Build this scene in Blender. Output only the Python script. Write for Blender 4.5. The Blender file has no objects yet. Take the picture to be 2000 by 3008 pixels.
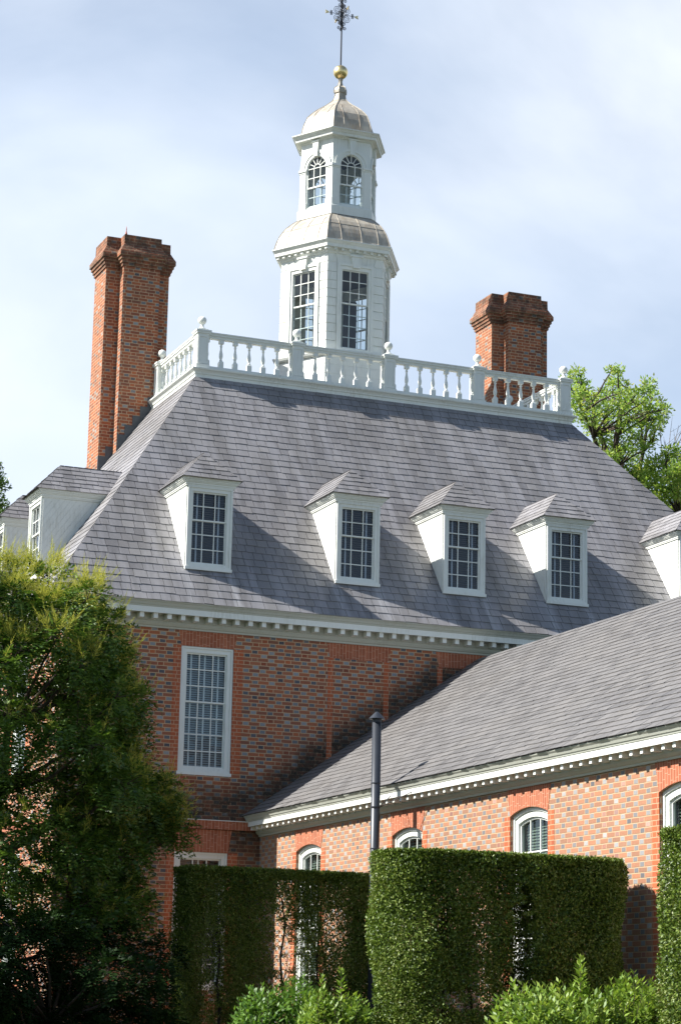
import bpy, bmesh, math, random
import numpy as np
from mathutils import Vector
C = bpy.context.scene.collection
R_ = math.radians

# ---------------------------------------------------------------- camera
CAM = (-11.1078, -41.1898, 1.7); YAW, PIT, ROL, FPX = 0.3826, 0.2174, 0.0210, 6798.2
def set_camera():
    F = Vector((math.sin(YAW)*math.cos(PIT), math.cos(YAW)*math.cos(PIT), math.sin(PIT)))
    R0 = Vector((math.cos(YAW), -math.sin(YAW), 0)); U0 = R0.cross(F)
    R = R0*math.cos(ROL) + U0*math.sin(ROL); U = -R0*math.sin(ROL) + U0*math.cos(ROL)
    cd = bpy.data.cameras.new('camera'); co = bpy.data.objects.new('camera', cd); C.objects.link(co)
    from mathutils import Matrix
    m = Matrix((R, U, -F)).transposed().to_4x4(); m.translation = Vector(CAM); co.matrix_world = m
    cd.sensor_fit = 'VERTICAL'; cd.sensor_height = 24; cd.lens = FPX/3008*24
    cd.clip_end = 3000; cd.clip_start = .5
    cd.dof.use_dof = False
    bpy.context.scene.camera = co
set_camera()

# ---------------------------------------------------------------- sky, sun, exposure
SUN = Vector((1.07, -.25, -1)).normalized()
ELEV = math.asin(-SUN.z); toS = -SUN
sc = bpy.context.scene
sc.view_settings.view_transform = 'Standard'; sc.view_settings.look = 'None'
sc.view_settings.exposure = 1.05; sc.view_settings.gamma = 1
W_ = bpy.data.worlds.new('World'); sc.world = W_; W_.use_nodes = True
nt = W_.node_tree; nt.nodes.clear()
def wn(t, **k):
    n = nt.nodes.new(t)
    for a, b in k.items(): setattr(n, a, b)
    return n
sky = wn('ShaderNodeTexSky', sky_type='NISHITA', sun_disc=False)
sky.sun_elevation = ELEV; sky.sun_rotation = math.atan2(toS.x, toS.y)
sky.air_density = 1.0; sky.dust_density = .4; sky.ozone_density = 1.5
bg = wn('ShaderNodeBackground'); bg.inputs[1].default_value = .072
nt.links.new(sky.outputs[0], bg.inputs[0])
cl = wn('ShaderNodeBackground'); cl.inputs[1].default_value = .68
tc = wn('ShaderNodeTexCoord'); mp = wn('ShaderNodeMapping'); mp.inputs['Scale'].default_value = (1.0, 1.0, 2.0)
mp.inputs['Rotation'].default_value = (0, R_(-25), 0); mp.inputs['Location'].default_value = (3.1, .4, .2)
nt.links.new(tc.outputs['Generated'], mp.inputs[0])
n1 = wn('ShaderNodeTexNoise'); n1.inputs['Scale'].default_value = 2.6; n1.inputs['Detail'].default_value = 7; n1.inputs['Roughness'].default_value = .52; n1.inputs['Distortion'].default_value = .35
nt.links.new(mp.outputs[0], n1.inputs[0])
rp = wn('ShaderNodeMapRange'); rp.inputs[1].default_value = .36; rp.inputs[2].default_value = .62; rp.inputs[3].default_value = .40; rp.inputs[4].default_value = .93
nt.links.new(n1.outputs[0], rp.inputs[0])
n2 = wn('ShaderNodeTexNoise'); n2.inputs['Scale'].default_value = 1.7; n2.inputs['Detail'].default_value = 5
nt.links.new(mp.outputs[0], n2.inputs[0])
cr = wn('ShaderNodeValToRGB'); cr.color_ramp.elements[0].position = .36; cr.color_ramp.elements[0].color = (.50, .60, .76, 1)
cr.color_ramp.elements[1].position = .62; cr.color_ramp.elements[1].color = (.86, .90, .95, 1)
nt.links.new(n2.outputs[0], cr.inputs[0]); nt.links.new(cr.outputs[0], cl.inputs[0])
sx = wn('ShaderNodeSeparateXYZ'); nt.links.new(tc.outputs['Generated'], sx.inputs[0])      # unseen cloud overhead thinned out to deepen the shade on the roofs
fz = wn('ShaderNodeMapRange'); fz.inputs[1].default_value = .43; fz.inputs[2].default_value = .66; fz.inputs[3].default_value = 1; fz.inputs[4].default_value = .06; nt.links.new(sx.outputs[2], fz.inputs[0])
mm = wn('ShaderNodeMath', operation='MULTIPLY'); nt.links.new(rp.outputs[0], mm.inputs[0]); nt.links.new(fz.outputs[0], mm.inputs[1])
fy = wn('ShaderNodeMapRange'); fy.inputs[1].default_value = -.25; fy.inputs[2].default_value = .35; fy.inputs[3].default_value = .30; fy.inputs[4].default_value = 1; nt.links.new(sx.outputs[1], fy.inputs[0])  # unseen cloud behind the camera cut back, darkening roof shade and shaded fronts
m2_ = wn('ShaderNodeMath', operation='MULTIPLY'); nt.links.new(mm.outputs[0], m2_.inputs[0]); nt.links.new(fy.outputs[0], m2_.inputs[1])
mx = wn('ShaderNodeMixShader'); nt.links.new(m2_.outputs[0], mx.inputs[0]); nt.links.new(bg.outputs[0], mx.inputs[1]); nt.links.new(cl.outputs[0], mx.inputs[2])
wo = wn('ShaderNodeOutputWorld'); nt.links.new(mx.outputs[0], wo.inputs[0])
sl = bpy.data.lights.new('sun', 'SUN'); sl.energy = 5.0; sl.angle = R_(.5); sl.color = (1, .955, .88)
so = bpy.data.objects.new('sun', sl); C.objects.link(so); so.rotation_euler = SUN.to_track_quat('-Z', 'Y').to_euler()

# ---------------------------------------------------------------- node helpers and materials
class NT:
    def __init__(s, name):
        s.m = bpy.data.materials.new(name); s.m.use_nodes = True; s.t = s.m.node_tree; s.t.nodes.clear()
        s.out = s.t.nodes.new('ShaderNodeOutputMaterial')
    def n(s, t, ins=None, **k):
        x = s.t.nodes.new(t)
        for a, b in k.items(): setattr(x, a, b)
        if ins:
            for a, b in ins.items(): s.set(x.inputs[a], b)
        return x
    def set(s, inp, v):
        if isinstance(v, bpy.types.NodeSocket): s.t.links.new(v, inp)
        elif isinstance(v, (tuple, list)) and len(v) == 3 and inp.type == 'RGBA': inp.default_value = (*v, 1)
        else: inp.default_value = v
    def math(s, op, a, b=0.0, c=0.0, clamp=False):
        x = s.t.nodes.new('ShaderNodeMath'); x.operation = op; x.use_clamp = clamp
        for i, v in enumerate((a, b, c)):
            if i < len(x.inputs): s.set(x.inputs[i], v)
        return x.outputs[0]
    def mix(s, f, a, b, mode='MIX'):
        x = s.t.nodes.new('ShaderNodeMix'); x.data_type = 'RGBA'; x.blend_type = mode
        s.set(x.inputs[0], f); s.set(x.inputs[6], a); s.set(x.inputs[7], b); return x.outputs[2]
    def ramp(s, f, stops, interp='LINEAR'):
        x = s.t.nodes.new('ShaderNodeValToRGB'); x.color_ramp.interpolation = interp
        e = x.color_ramp.elements
        while len(e) < len(stops): e.new(.5)
        for q, (p, c) in zip(e, stops): q.position = p; q.color = (*c, 1) if len(c) == 3 else c
        s.set(x.inputs[0], f); return x.outputs[0]
    def rng(s, v, a, b, c=0.0, d=1.0, smooth=False):
        x = s.n('ShaderNodeMapRange'); x.interpolation_type = 'SMOOTHSTEP' if smooth else 'LINEAR'
        for i, q in enumerate((v, a, b, c, d)): s.set(x.inputs[i], q)
        return x.outputs[0]
    def noise(s, vec, scale, detail=3, rough=.5, dist=0):
        x = s.n('ShaderNodeTexNoise', {'Scale': scale, 'Detail': detail, 'Roughness': rough, 'Distortion': dist})
        if vec is not None: s.set(x.inputs['Vector'], vec)
        return x.outputs[0]
    def obj(s): return s.n('ShaderNodeTexCoord').outputs['Object']
    def scaled(s, v, sc_):
        return s.n('ShaderNodeMapping', {'Vector': v, 'Scale': sc_}).outputs[0]
    def bsdf(s, col, rough=.6, metal=0.0, spec=.5, normal=None):
        p = s.n('ShaderNodeBsdfPrincipled', {'Base Color': col, 'Roughness': rough, 'Metallic': metal, 'Specular IOR Level': spec})
        if normal is not None: s.set(p.inputs['Normal'], normal)
        s.t.links.new(p.outputs[0], s.out.inputs[0]); return p
    def bump(s, h, strength=.5, dist=.01):
        return s.n('ShaderNodeBump', {'Height': h, 'Strength': strength, 'Distance': dist}).outputs[0]

def mat_paint(name, col, rough=.5, grime=.25):
    t = NT(name); o = t.obj()
    a = t.noise(o, 1.3, 5, .6); b = t.noise(t.scaled(o, (9, 9, 1.2)), 3, 4, .6)
    g = t.math('MULTIPLY', t.rng(a, .45, .75), t.rng(b, .4, .7)); g = t.math('MULTIPLY', g, grime)
    c = t.mix(g, col, tuple(x*y for x, y in zip(col, (.55, .52, .44))))
    t.bsdf(c, rough, normal=t.bump(b, .15, .004)); return t.m

def mat_brick(name, unit=.34, hh=.0725, header=.345, red=1.0, grey=.8, stain=False, rubbed=False, seed=0.0, dirty=0.0, pale=0.0, mcol=((.58, .40, .25), (.46, .32, .20))):
    t = NT(name); o = t.obj()
    x, y, z = [t.n('ShaderNodeSeparateXYZ', {0: o}).outputs[i] for i in range(3)]
    nrm = t.n('ShaderNodeNewGeometry').outputs['Normal']; nx = t.n('ShaderNodeSeparateXYZ', {0: nrm}).outputs[0]
    side = t.math('GREATER_THAN', t.math('ABSOLUTE', nx), .7)
    u = t.math('ADD', t.math('MULTIPLY', x, t.math('SUBTRACT', 1, side)), t.math('MULTIPLY', t.math('ADD', y, 3.3), side))
    wob = t.noise(t.n('ShaderNodeCombineXYZ', {0: u, 1: z, 2: seed}).outputs[0], 6, 3)
    vz = t.math('ADD', z, t.math('MULTIPLY', t.math('SUBTRACT', wob, .5), .012))
    vr = t.math('DIVIDE', vz, hh); row = t.math('FLOOR', vr); fv = t.math('SUBTRACT', vr, row)
    par = t.math('FLOORED_MODULO', row, 2.0)
    rj = t.n('ShaderNodeTexWhiteNoise', {'W': t.math('ADD', row, seed)}, noise_dimensions='1D').outputs[0]
    uu = t.math('ADD', t.math('DIVIDE', u, unit), t.math('ADD', t.math('MULTIPLY', par, .5), t.math('MULTIPLY', rj, .10)))
    cell = t.math('FLOOR', uu); tt = t.math('SUBTRACT', uu, cell)
    ish = t.math('LESS_THAN', tt, header)
    dh = t.math('MINIMUM', tt, t.math('ABSOLUTE', t.math('SUBTRACT', header, tt)))
    ds = t.math('MINIMUM', t.math('ABSOLUTE', t.math('SUBTRACT', tt, header)), t.math('SUBTRACT', 1.0, tt))
    d = t.math('ADD', t.math('MULTIPLY', dh, ish), t.math('MULTIPLY', ds, t.math('SUBTRACT', 1.0, ish)))
    d = t.math('MULTIPLY', d, unit)
    dv = t.math('MULTIPLY', t.math('MINIMUM', fv, t.math('SUBTRACT', 1.0, fv)), hh)
    dd = t.math('MINIMUM', d, dv)
    fine = t.noise(o, 60, 3, .7)
    dd = t.math('ADD', dd, t.math('MULTIPLY', t.math('SUBTRACT', fine, .5), .005))
    mort = t.rng(dd, .0045, .0095, 1, 0)
    h = t.n('ShaderNodeTexWhiteNoise', {'Vector': t.n('ShaderNodeCombineXYZ', {0: cell, 1: row, 2: t.math('ADD', ish, seed)}).outputs[0]}, noise_dimensions='3D')
    hv = h.outputs[0]; hs = t.n('ShaderNodeSeparateColor', {0: h.outputs[1]}).outputs
    if rubbed:
        st = t.ramp(hv, [(0, (.42, .10, .042)), (.5, (.48, .13, .052)), (1, (.34, .088, .042))]); hd = st
    else:
        st = t.ramp(hv, [(0, (.20*red, .068, .042)), (.2, (.28*red, .078, .040)), (.55, (.37*red, .112, .050)), (.8, (.46*red, .13, .05)), (1, (.30*red, .12, .075))])
        hd = t.mix(t.math('LESS_THAN', hs[1], grey), st, t.ramp(hv, [(0, (.07, .078, .095)), (.4, (.15, .165, .185)), (1, (.30, .315, .325))]))
    if pale: st = t.mix(pale, st, (.37, .235, .155) if pale > .35 else (.235, .15, .105)); hd = t.mix(pale*.8 if pale > .35 else .0, hd, t.mix(hs[2], (.12, .125, .14), (.50, .49, .48)))
    c = t.mix(ish, st, hd)
    blot = t.noise(o, 28, 4, .65)
    c = t.mix(t.rng(blot, .35, .75, 0, .45), c, t.mix(.5, c, (.16, .09, .07)))
    mc = t.mix(t.noise(o, 2.2, 4), *mcol)
    if rubbed: mc = (.50, .29, .18)
    c = t.mix(mort, c, mc)
    big = t.noise(o, .55, 5, .6)
    c = t.mix(t.rng(big, .45, .75, 0, .35), c, t.mix(.6, c, (.30, .19, .13)))
    if dirty:
        dn = t.rng(t.noise(o, 4.5, 5, .7), .3, .62, 0, dirty)
        c = t.mix(dn, c, t.ramp(t.noise(o, 11, 4, .7), [(.35, (.035, .03, .025)), (.6, (.10, .07, .05)), (.75, (.22, .19, .12))]))
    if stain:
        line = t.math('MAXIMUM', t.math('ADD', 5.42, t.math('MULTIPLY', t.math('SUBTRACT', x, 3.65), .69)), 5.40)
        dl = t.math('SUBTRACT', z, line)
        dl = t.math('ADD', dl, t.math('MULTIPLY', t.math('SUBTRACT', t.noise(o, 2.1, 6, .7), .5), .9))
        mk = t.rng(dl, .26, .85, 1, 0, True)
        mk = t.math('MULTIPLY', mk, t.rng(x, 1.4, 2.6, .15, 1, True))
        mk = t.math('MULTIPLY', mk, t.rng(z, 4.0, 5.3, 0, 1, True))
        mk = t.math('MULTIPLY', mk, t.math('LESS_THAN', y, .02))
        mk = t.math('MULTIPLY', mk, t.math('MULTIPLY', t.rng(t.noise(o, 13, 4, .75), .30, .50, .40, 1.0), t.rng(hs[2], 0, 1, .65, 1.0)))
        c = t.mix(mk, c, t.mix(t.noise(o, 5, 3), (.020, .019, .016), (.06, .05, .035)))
    ht = t.math('ADD', t.rng(dd, .002, .010), t.math('MULTIPLY', fine, .35))
    t.bsdf(c, .85, spec=.25, normal=t.bump(ht, .55, .007)); return t.m

def mat_slate(name, cols, streak, sc_=(1.5, .16, .16), rough=.5, runs=()):
    t = NT(name); o = t.obj()
    ri = t.n('ShaderNodeNewGeometry').outputs['Random Per Island']
    c = t.ramp(ri, [(i/(len(cols)-1), q) for i, q in enumerate(cols)])
    a = t.noise(t.scaled(o, sc_), 1.3, 7, .66, .15)
    c = t.mix(t.rng(a, .44, .60, 0, .85), c, t.mix(.6, c, streak))
    b = t.noise(o, .5, 3, .5)
    c = t.mix(t.rng(b, .45, .65, 0, .5), c, t.mix(.5, c, (.16, .148, .135)))
    f = t.noise(o, 38, 4, .65)
    if runs:
        xyz = t.n('ShaderNodeSeparateXYZ', {0: o}).outputs; dmin = 9.0
        wx = t.math('ADD', xyz[0], t.math('MULTIPLY', t.math('SUBTRACT', t.noise(t.scaled(o, (3, 1, 1)), 2, 3), .5), .12))
        for q in runs: dmin = t.math('MINIMUM', dmin, t.math('ABSOLUTE', t.math('SUBTRACT', wx, q)))
        rm = t.math('MULTIPLY', t.rng(dmin, .03, .13, 1, 0, True), t.math('MULTIPLY', t.math('LESS_THAN', xyz[2], 10.14), t.rng(t.noise(t.scaled(o, (9, .7, .7)), 2, 4, .6), .35, .65, .1, .85)))
        c = t.mix(rm, c, (.36, .36, .375))
    c = t.mix(t.rng(f, .3, .8, 0, .35), c, (.24, .235, .235))
    r = t.rng(ri, 0, 1, rough-.08, rough+.12)
    t.bsdf(c, r, spec=.55, normal=t.bump(f, .35, .004)); return t.m

def mat_simple(name, col, rough=.5, metal=0.0, spec=.5, var=.0, vs=8.0):
    t = NT(name)
    c = col
    if var:
        n = t.noise(t.obj(), vs, 4, .6); c = t.mix(t.rng(n, .35, .7, 0, var), col, tuple(x*.45 for x in col))
    t.bsdf(c, rough, metal, spec); return t.m

def mat_lead(name):
    t = NT(name); o = t.obj()
    a = t.noise(t.scaled(o, (3.5, 3.5, .8)), 1.6, 6, .62, .3); b = t.noise(t.scaled(o, (9, 9, 1.2)), 1.5, 5, .6)
    c = t.mix(t.rng(a, .35, .65), (.30, .27, .225), (.48, .44, .37))
    c = t.mix(t.math('MULTIPLY', t.rng(b, .52, .72), t.rng(t.noise(o, .9, 3), .4, .6, .15, .9)), c, (.36, .27, .18))
    t.bsdf(c, .55, .15, .45, t.bump(b, .2, .01)); return t.m

def mat_leaf(name, cols, transl=.35, rough=.45, gloss=.06):
    t = NT(name); ri = t.n('ShaderNodeNewGeometry').outputs['Random Per Island']
    big = t.noise(t.obj(), 1.4, 3, .6)
    f = t.math('ADD', t.math('MULTIPLY', ri, .7), t.math('MULTIPLY', t.rng(big, .35, .65), .3))
    c = t.ramp(f, [(i/(len(cols)-1), q) for i, q in enumerate(cols)])
    df = t.n('ShaderNodeBsdfDiffuse', {0: c}).outputs[0]
    tr = t.n('ShaderNodeBsdfTranslucent', {0: t.mix(.5, c, t.mix(1, c, (1.0, .95, .3), 'MULTIPLY'))}).outputs[0]
    gl = t.n('ShaderNodeBsdfGlossy', {'Roughness': rough, 'Color': (.85, .9, .85)}).outputs[0]
    m1 = t.n('ShaderNodeMixShader', {0: transl, 1: df, 2: tr}).outputs[0]
    m2 = t.n('ShaderNodeMixShader', {0: gloss, 1: m1, 2: gl}).outputs[0]
    t.t.links.new(m2, t.out.inputs[0]); return t.m

def mat_glass(name, tint=(.82, .88, .90), refl=.05):
    t = NT(name)
    lw = t.n('ShaderNodeLayerWeight', {'Blend': .5}).outputs['Facing']; fr = t.math('POWER', lw, 4.0)
    tr = t.n('ShaderNodeBsdfTransparent', {0: tint}).outputs[0]
    wv = t.noise(t.obj(), 2.5, 2)
    gl = t.n('ShaderNodeBsdfGlossy', {'Roughness': .03, 'Color': (.9, .95, 1), 'Normal': t.bump(wv, .12, .05)}).outputs[0]
    f = t.math('ADD', fr, refl, clamp=True)
    t.t.links.new(t.n('ShaderNodeMixShader', {0: f, 1: tr, 2: gl}).outputs[0], t.out.inputs[0]); return t.m

M = {}
M['white'] = mat_paint('white_paint', (.74, .76, .72), .5, .7)
M['trim_shade'] = mat_paint('trim_shade_paint', (.46, .475, .42), .5, .6)  # shade on cornice crown, soffit and bed mouldings, put into the paint colour
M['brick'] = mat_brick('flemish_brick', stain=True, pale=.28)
M['brickw'] = mat_brick('wing_brick', seed=7.0, grey=.86, red=.95, pale=.52, mcol=((.47, .34, .21), (.40, .28, .18)))
M['brickc'] = mat_brick('chimney_brick', seed=3.0, grey=.38, dirty=.2, pale=.10)
M['cap'] = mat_brick('weathered_cap_brick', seed=5.0, grey=.1, dirty=.85)
M['rub'] = mat_brick('rubbed_brick', unit=.30, header=.36, rubbed=True, seed=2.0)
t = NT('gauged_arch_brick'); o = t.obj(); n = t.noise(t.scaled(o, (14, 14, .9)), 1.6, 3, .6); n2_ = t.noise(o, 3, 5, .65)
c = t.mix(t.rng(n, .4, .62), (.33, .10, .052), (.43, .155, .085)); c = t.mix(t.rng(n2_, .5, .72, 0, .65), c, (.17, .065, .04)); 
x_, y_, z_ = [t.n('ShaderNodeSeparateXYZ', {0: o}).outputs[i] for i in range(3)]
nx_ = t.n('ShaderNodeSeparateXYZ', {0: t.n('ShaderNodeNewGeometry').outputs['Normal']}).outputs[0]; sd_ = t.math('GREATER_THAN', t.math('ABSOLUTE', nx_), .7)
u_ = t.math('DIVIDE', t.math('ADD', t.math('MULTIPLY', x_, t.math('SUBTRACT', 1, sd_)), t.math('MULTIPLY', y_, sd_)), .068); fu = t.math('FRACT', u_); cu = t.math('FLOOR', u_)
jt = t.math('LESS_THAN', t.math('MINIMUM', fu, t.math('SUBTRACT', 1, fu)), .045)
hw_ = t.n('ShaderNodeTexWhiteNoise', {'W': cu}, noise_dimensions='1D').outputs[0]
c = t.mix(t.rng(hw_, 0, 1, 0, .35), c, (.24, .075, .04)); vz_ = t.math('FRACT', t.math('ADD', t.math('DIVIDE', z_, .15), t.math('MULTIPLY', hw_, 2)))
jt = t.math('MAXIMUM', jt, t.math('LESS_THAN', vz_, .03)); c = t.mix(t.math('MULTIPLY', jt, .8), c, (.62, .42, .30))
t.bsdf(c, .8, spec=.25); M['arch'] = t.m
M['slate'] = mat_slate('roof_slate', [(.130, .125, .129), (.154, .147, .149), (.168, .161, .163), (.158, .155, .165), (.195, .188, .190)], (.34, .335, .36), runs=[b+q for b in (2.8215, 5.9163, 8.23, 10.5437, 13.6385) for q in (-.46, .44)])
M['slatew'] = mat_slate('wing_slate', [(.095, .091, .092), (.122, .117, .117), (.133, .128, .128), (.152, .146, .145), (.115, .111, .112)], (.145, .140, .141))
M['under'] = mat_simple('roof_felt', (.045, .043, .045), .9)
M['lead'] = mat_lead('weathered_lead')
M['flash'] = mat_simple('flashing_lead', (.085, .095, .105), .5, .1, .5, .4, 10)
M['gold'] = mat_simple('gilding', (.90, .70, .34), .36, 1.0)
M['iron'] = mat_simple('wrought_iron', (.02, .022, .028), .45, .2)
M['pipe'] = mat_simple('painted_steel_pipe', (.036, .043, .056), .42, .2, .5, .25, 5)
M['glass'] = mat_glass('window_glass'); M['glassd'] = mat_glass('dormer_glass', (.7, .74, .8), .045)
M['dark'] = mat_simple('dark_interior', (.02, .02, .024), .9)
M['slatd'] = mat_simple('dark_blind_wood', (.10, .075, .06), .6); M['slatl'] = mat_simple('pale_blind_wood', (.27, .31, .33), .6)
M['stile'] = mat_simple('blind_stile_paint', (.66, .69, .69), .6); M['slatg'] = mat_simple('green_shutter_paint', (.10, .13, .09), .6)
M['ply'] = mat_simple('cupola_interior_wood', (.10, .085, .08), .8)
M['bark'] = mat_simple('bark', (.075, .06, .048), .9, 0, .2, .5, 12)
M['deadwood'] = mat_simple('dead_wood', (.22, .19, .17), .9)
M['terra'] = mat_simple('terracotta', (.45, .13, .07), .8)

# ---------------------------------------------------------------- mesh helpers
class Fr:      # local frame on a wall: u along, z up, d outward
    def __init__(s, o, u, n): s.o = np.array(o, float); s.u = np.array(u, float); s.n = np.array(n, float)
    def p(s, u, z, d=0): return tuple(s.o + s.u*u + s.n*d + np.array((0, 0, z)))
class MB:
    def __init__(s): s.v = []; s.f = []; s.mi = []
    def face(s, pts, mi=0):
        k = len(s.v); s.v += [tuple(p) for p in pts]; s.f.append(tuple(range(k, k+len(pts)))); s.mi.append(mi)
    def loft(s, a, b, mi=0, caps=True, closed=True):
        k = len(s.v); n = len(a); s.v += [tuple(p) for p in a] + [tuple(p) for p in b]
        for i in range(n if closed else n-1):
            j = (i+1) % n; s.f.append((k+i, k+j, k+n+j, k+n+i)); s.mi.append(mi)
        if caps:
            s.f.append(tuple(range(k+n-1, k-1, -1))); s.f.append(tuple(range(k+n, k+2*n))); s.mi += [mi, mi]
    def prism(s, F, pts, d0, d1, mi=0): s.loft([F.p(a, b, d0) for a, b in pts], [F.p(a, b, d1) for a, b in pts], mi)
    def rect(s, F, u0, u1, z0, z1, d0, d1, mi=0): s.prism(F, [(u0, z0), (u1, z0), (u1, z1), (u0, z1)], d0, d1, mi)
    def box(s, x0, x1, y0, y1, z0, z1, mi=0):
        s.loft([(x0, y0, z0), (x1, y0, z0), (x1, y1, z0), (x0, y1, z0)], [(x0, y0, z1), (x1, y0, z1), (x1, y1, z1), (x0, y1, z1)], mi)
    def ring(s, F, out, inn, d0, d1, mi=0, closed=True):
        n = len(out)
        for i in range(n if closed else n-1):
            j = (i+1) % n; s.prism(F, [out[i], out[j], inn[j], inn[i]], d0, d1, mi)
    def rings(s, rs, mi=0, cap0=True, cap1=True):   # list of equal-length loops
        n = len(rs[0]); k = len(s.v)
        for r in rs: s.v += [tuple(p) for p in r]
        for q in range(len(rs)-1):
            for i in range(n):
                j = (i+1) % n; s.f.append((k+q*n+i, k+q*n+j, k+(q+1)*n+j, k+(q+1)*n+i)); s.mi.append(mi)
        if cap0: s.f.append(tuple(range(k+n-1, k-1, -1))); s.mi.append(mi)
        if cap1: s.f.append(tuple(range(k+(len(rs)-1)*n, k+len(rs)*n))); s.mi.append(mi)
    def lathe(s, c, prof, n=12, mi=0, rot=0, caps=True):
        s.rings([[(c[0]+r*math.cos(rot+2*math.pi*i/n), c[1]+r*math.sin(rot+2*math.pi*i/n), z) for i in range(n)] for r, z in prof], mi, caps, caps)
    def tube(s, pts, r, n=6, mi=0):
        pts = [Vector(p) for p in pts]; rr = r if isinstance(r, (list, tuple)) else [r]*len(pts); L = []
        for i, p in enumerate(pts):
            d = (pts[min(i+1, len(pts)-1)]-pts[max(i-1, 0)]).normalized()
            a = d.cross(Vector((0, 0, 1)) if abs(d.z) < .9 else Vector((1, 0, 0))).normalized(); b = d.cross(a)
            L.append([p + (a*math.cos(2*math.pi*k/n)+b*math.sin(2*math.pi*k/n))*rr[i] for k in range(n)])
        s.rings(L, mi)
    def build(s, name, mats, parent=None, smooth=False):
        me = bpy.data.meshes.new(name); me.from_pydata(s.v, [], s.f)
        for m in (mats if isinstance(mats, (list, tuple)) else [mats]): me.materials.append(m)
        me.polygons.foreach_set('material_index', s.mi)
        bm = bmesh.new(); bm.from_mesh(me); bmesh.ops.recalc_face_normals(bm, faces=bm.faces); bm.to_mesh(me); bm.free()
        if smooth: me.polygons.foreach_set('use_smooth', [True]*len(me.polygons))
        o = bpy.data.objects.new(name, me); C.objects.link(o)
        if parent: o.parent = parent
        return o
def empty(name, label, cat, group=None, loc=(0, 0, 0)):
    o = bpy.data.objects.new(name, None); C.objects.link(o); o['label'] = label; o['category'] = cat
    if group: o['group'] = group
    return o
def tag(o, label, cat, group=None):
    o['label'] = label; o['category'] = cat
    if group: o['group'] = group
    return o
def arc(u0, u1, zs, rise, n=12):      # points left -> right along an arch
    a = (u1-u0)/2; c = (u0+u1)/2
    if rise < 1e-4: return [(u0, zs), (u1, zs)]
    Rr = (a*a+rise*rise)/(2*rise); zc = zs+rise-Rr; t0 = math.asin(min(1, a/Rr)) if rise <= a else math.pi-math.asin(a/Rr)
    return [(c+Rr*math.sin(-t0+2*t0*i/n), zc+Rr*math.cos(-t0+2*t0*i/n)) for i in range(n+1)]
def arcz(u, u0, u1, zs, rise):
    a = (u1-u0)/2; c = (u0+u1)/2
    if rise < 1e-4: return zs
    Rr = (a*a+rise*rise)/(2*rise); zc = zs+rise-Rr; return zc+math.sqrt(max(0, Rr*Rr-(u-c)**2))

rnd = random.Random(5)
def slates(mb, poly, U, V, N, expo=.205, wid=.225, mi=0, th=.007, lift=.004):
    """rows of thin overlapping slates on a planar convex roof polygon, cut at the polygon's edges"""
    U, V, N = Vector(U).normalized(), Vector(V).normalized(), Vector(N).normalized()
    P = [Vector(p) for p in poly]; O = P[0]
    us = [(p-O).dot(U) for p in P]; vs = [(p-O).dot(V) for p in P]
    bm = bmesh.new(); r = 0; v = min(vs)-.02
    while v < max(vs):
        # horizontal extent of the polygon in this row
        xs = []
        for vv in (v, v+expo*.5, v+expo):
            for i in range(len(P)):
                a, b = (us[i], vs[i]), (us[(i+1) % len(P)], vs[(i+1) % len(P)])
                if (a[1]-vv)*(b[1]-vv) <= 0 and abs(a[1]-b[1]) > 1e-6: xs.append(a[0]+(b[0]-a[0])*(vv-a[1])/(b[1]-a[1]))
        if not xs: v += expo; continue
        lo, hi = min(xs)-.02, max(xs)+.02
        u = lo-rnd.random()*wid
        while u < hi:
            w = wid*(.78+.44*rnd.random()); g = .0045
            db = (rnd.random()-.5)*.022; tl = (rnd.random()-.5)*.016; dn = rnd.random()*.005
            A = O+U*(u+g)+V*(v+db-tl/2); B = O+U*(u+w-g)+V*(v+db+tl/2)
            D = O+U*(u+g)+V*(v+expo+.03); E_ = O+U*(u+w-g)+V*(v+expo+.03)
            n0 = N*(lift+.001); n1 = N*(lift+th+dn); nt_ = N*lift*.4
            q = [bm.verts.new(x) for x in (A+n0, B+n0, A+n1, B+n1, D+nt_, E_+nt_)]
            bm.faces.new((q[0], q[1], q[3], q[2])); bm.faces.new((q[2], q[3], q[5], q[4]))
            bm.faces.new((q[0], q[2], q[4])); bm.faces.new((q[1], q[5], q[3]))
            u += w
        v += expo; r += 1
    cen = sum(P, Vector())/len(P)
    for i in range(len(P)):
        a, b = P[i], P[(i+1) % len(P)]; e = (b-a).normalized(); no = e.cross(N)
        if (cen-a).dot(no) > 0: no = -no
        off = .022 if abs(e.dot(U)) > .98 else .001
        bmesh.ops.bisect_plane(bm, geom=bm.verts[:]+bm.edges[:]+bm.faces[:], plane_co=a+no*off, plane_no=no, clear_outer=True)
    k = len(mb.v); bm.verts.index_update()
    mb.v += [tuple(x.co) for x in bm.verts]
    for f in bm.faces: mb.f.append(tuple(k+x.index for x in f.verts)); mb.mi.append(mi)
    bm.free()
    mb.face([p-N*.004 for p in P], 1)

# ---------------------------------------------------------------- the setting
def ground():
    mb = MB(); mb.face([(-900, -900, 0), (900, -900, 0), (900, 900, 0), (-900, 900, 0)])
    t = NT('lawn'); o = t.obj(); c = t.mix(t.noise(o, .6, 6), (.022, .030, .014), (.045, .055, .026)); t.bsdf(c, .95, spec=.1)
    g = mb.build('ground', t.m); g['kind'] = 'structure'
ground()

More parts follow.
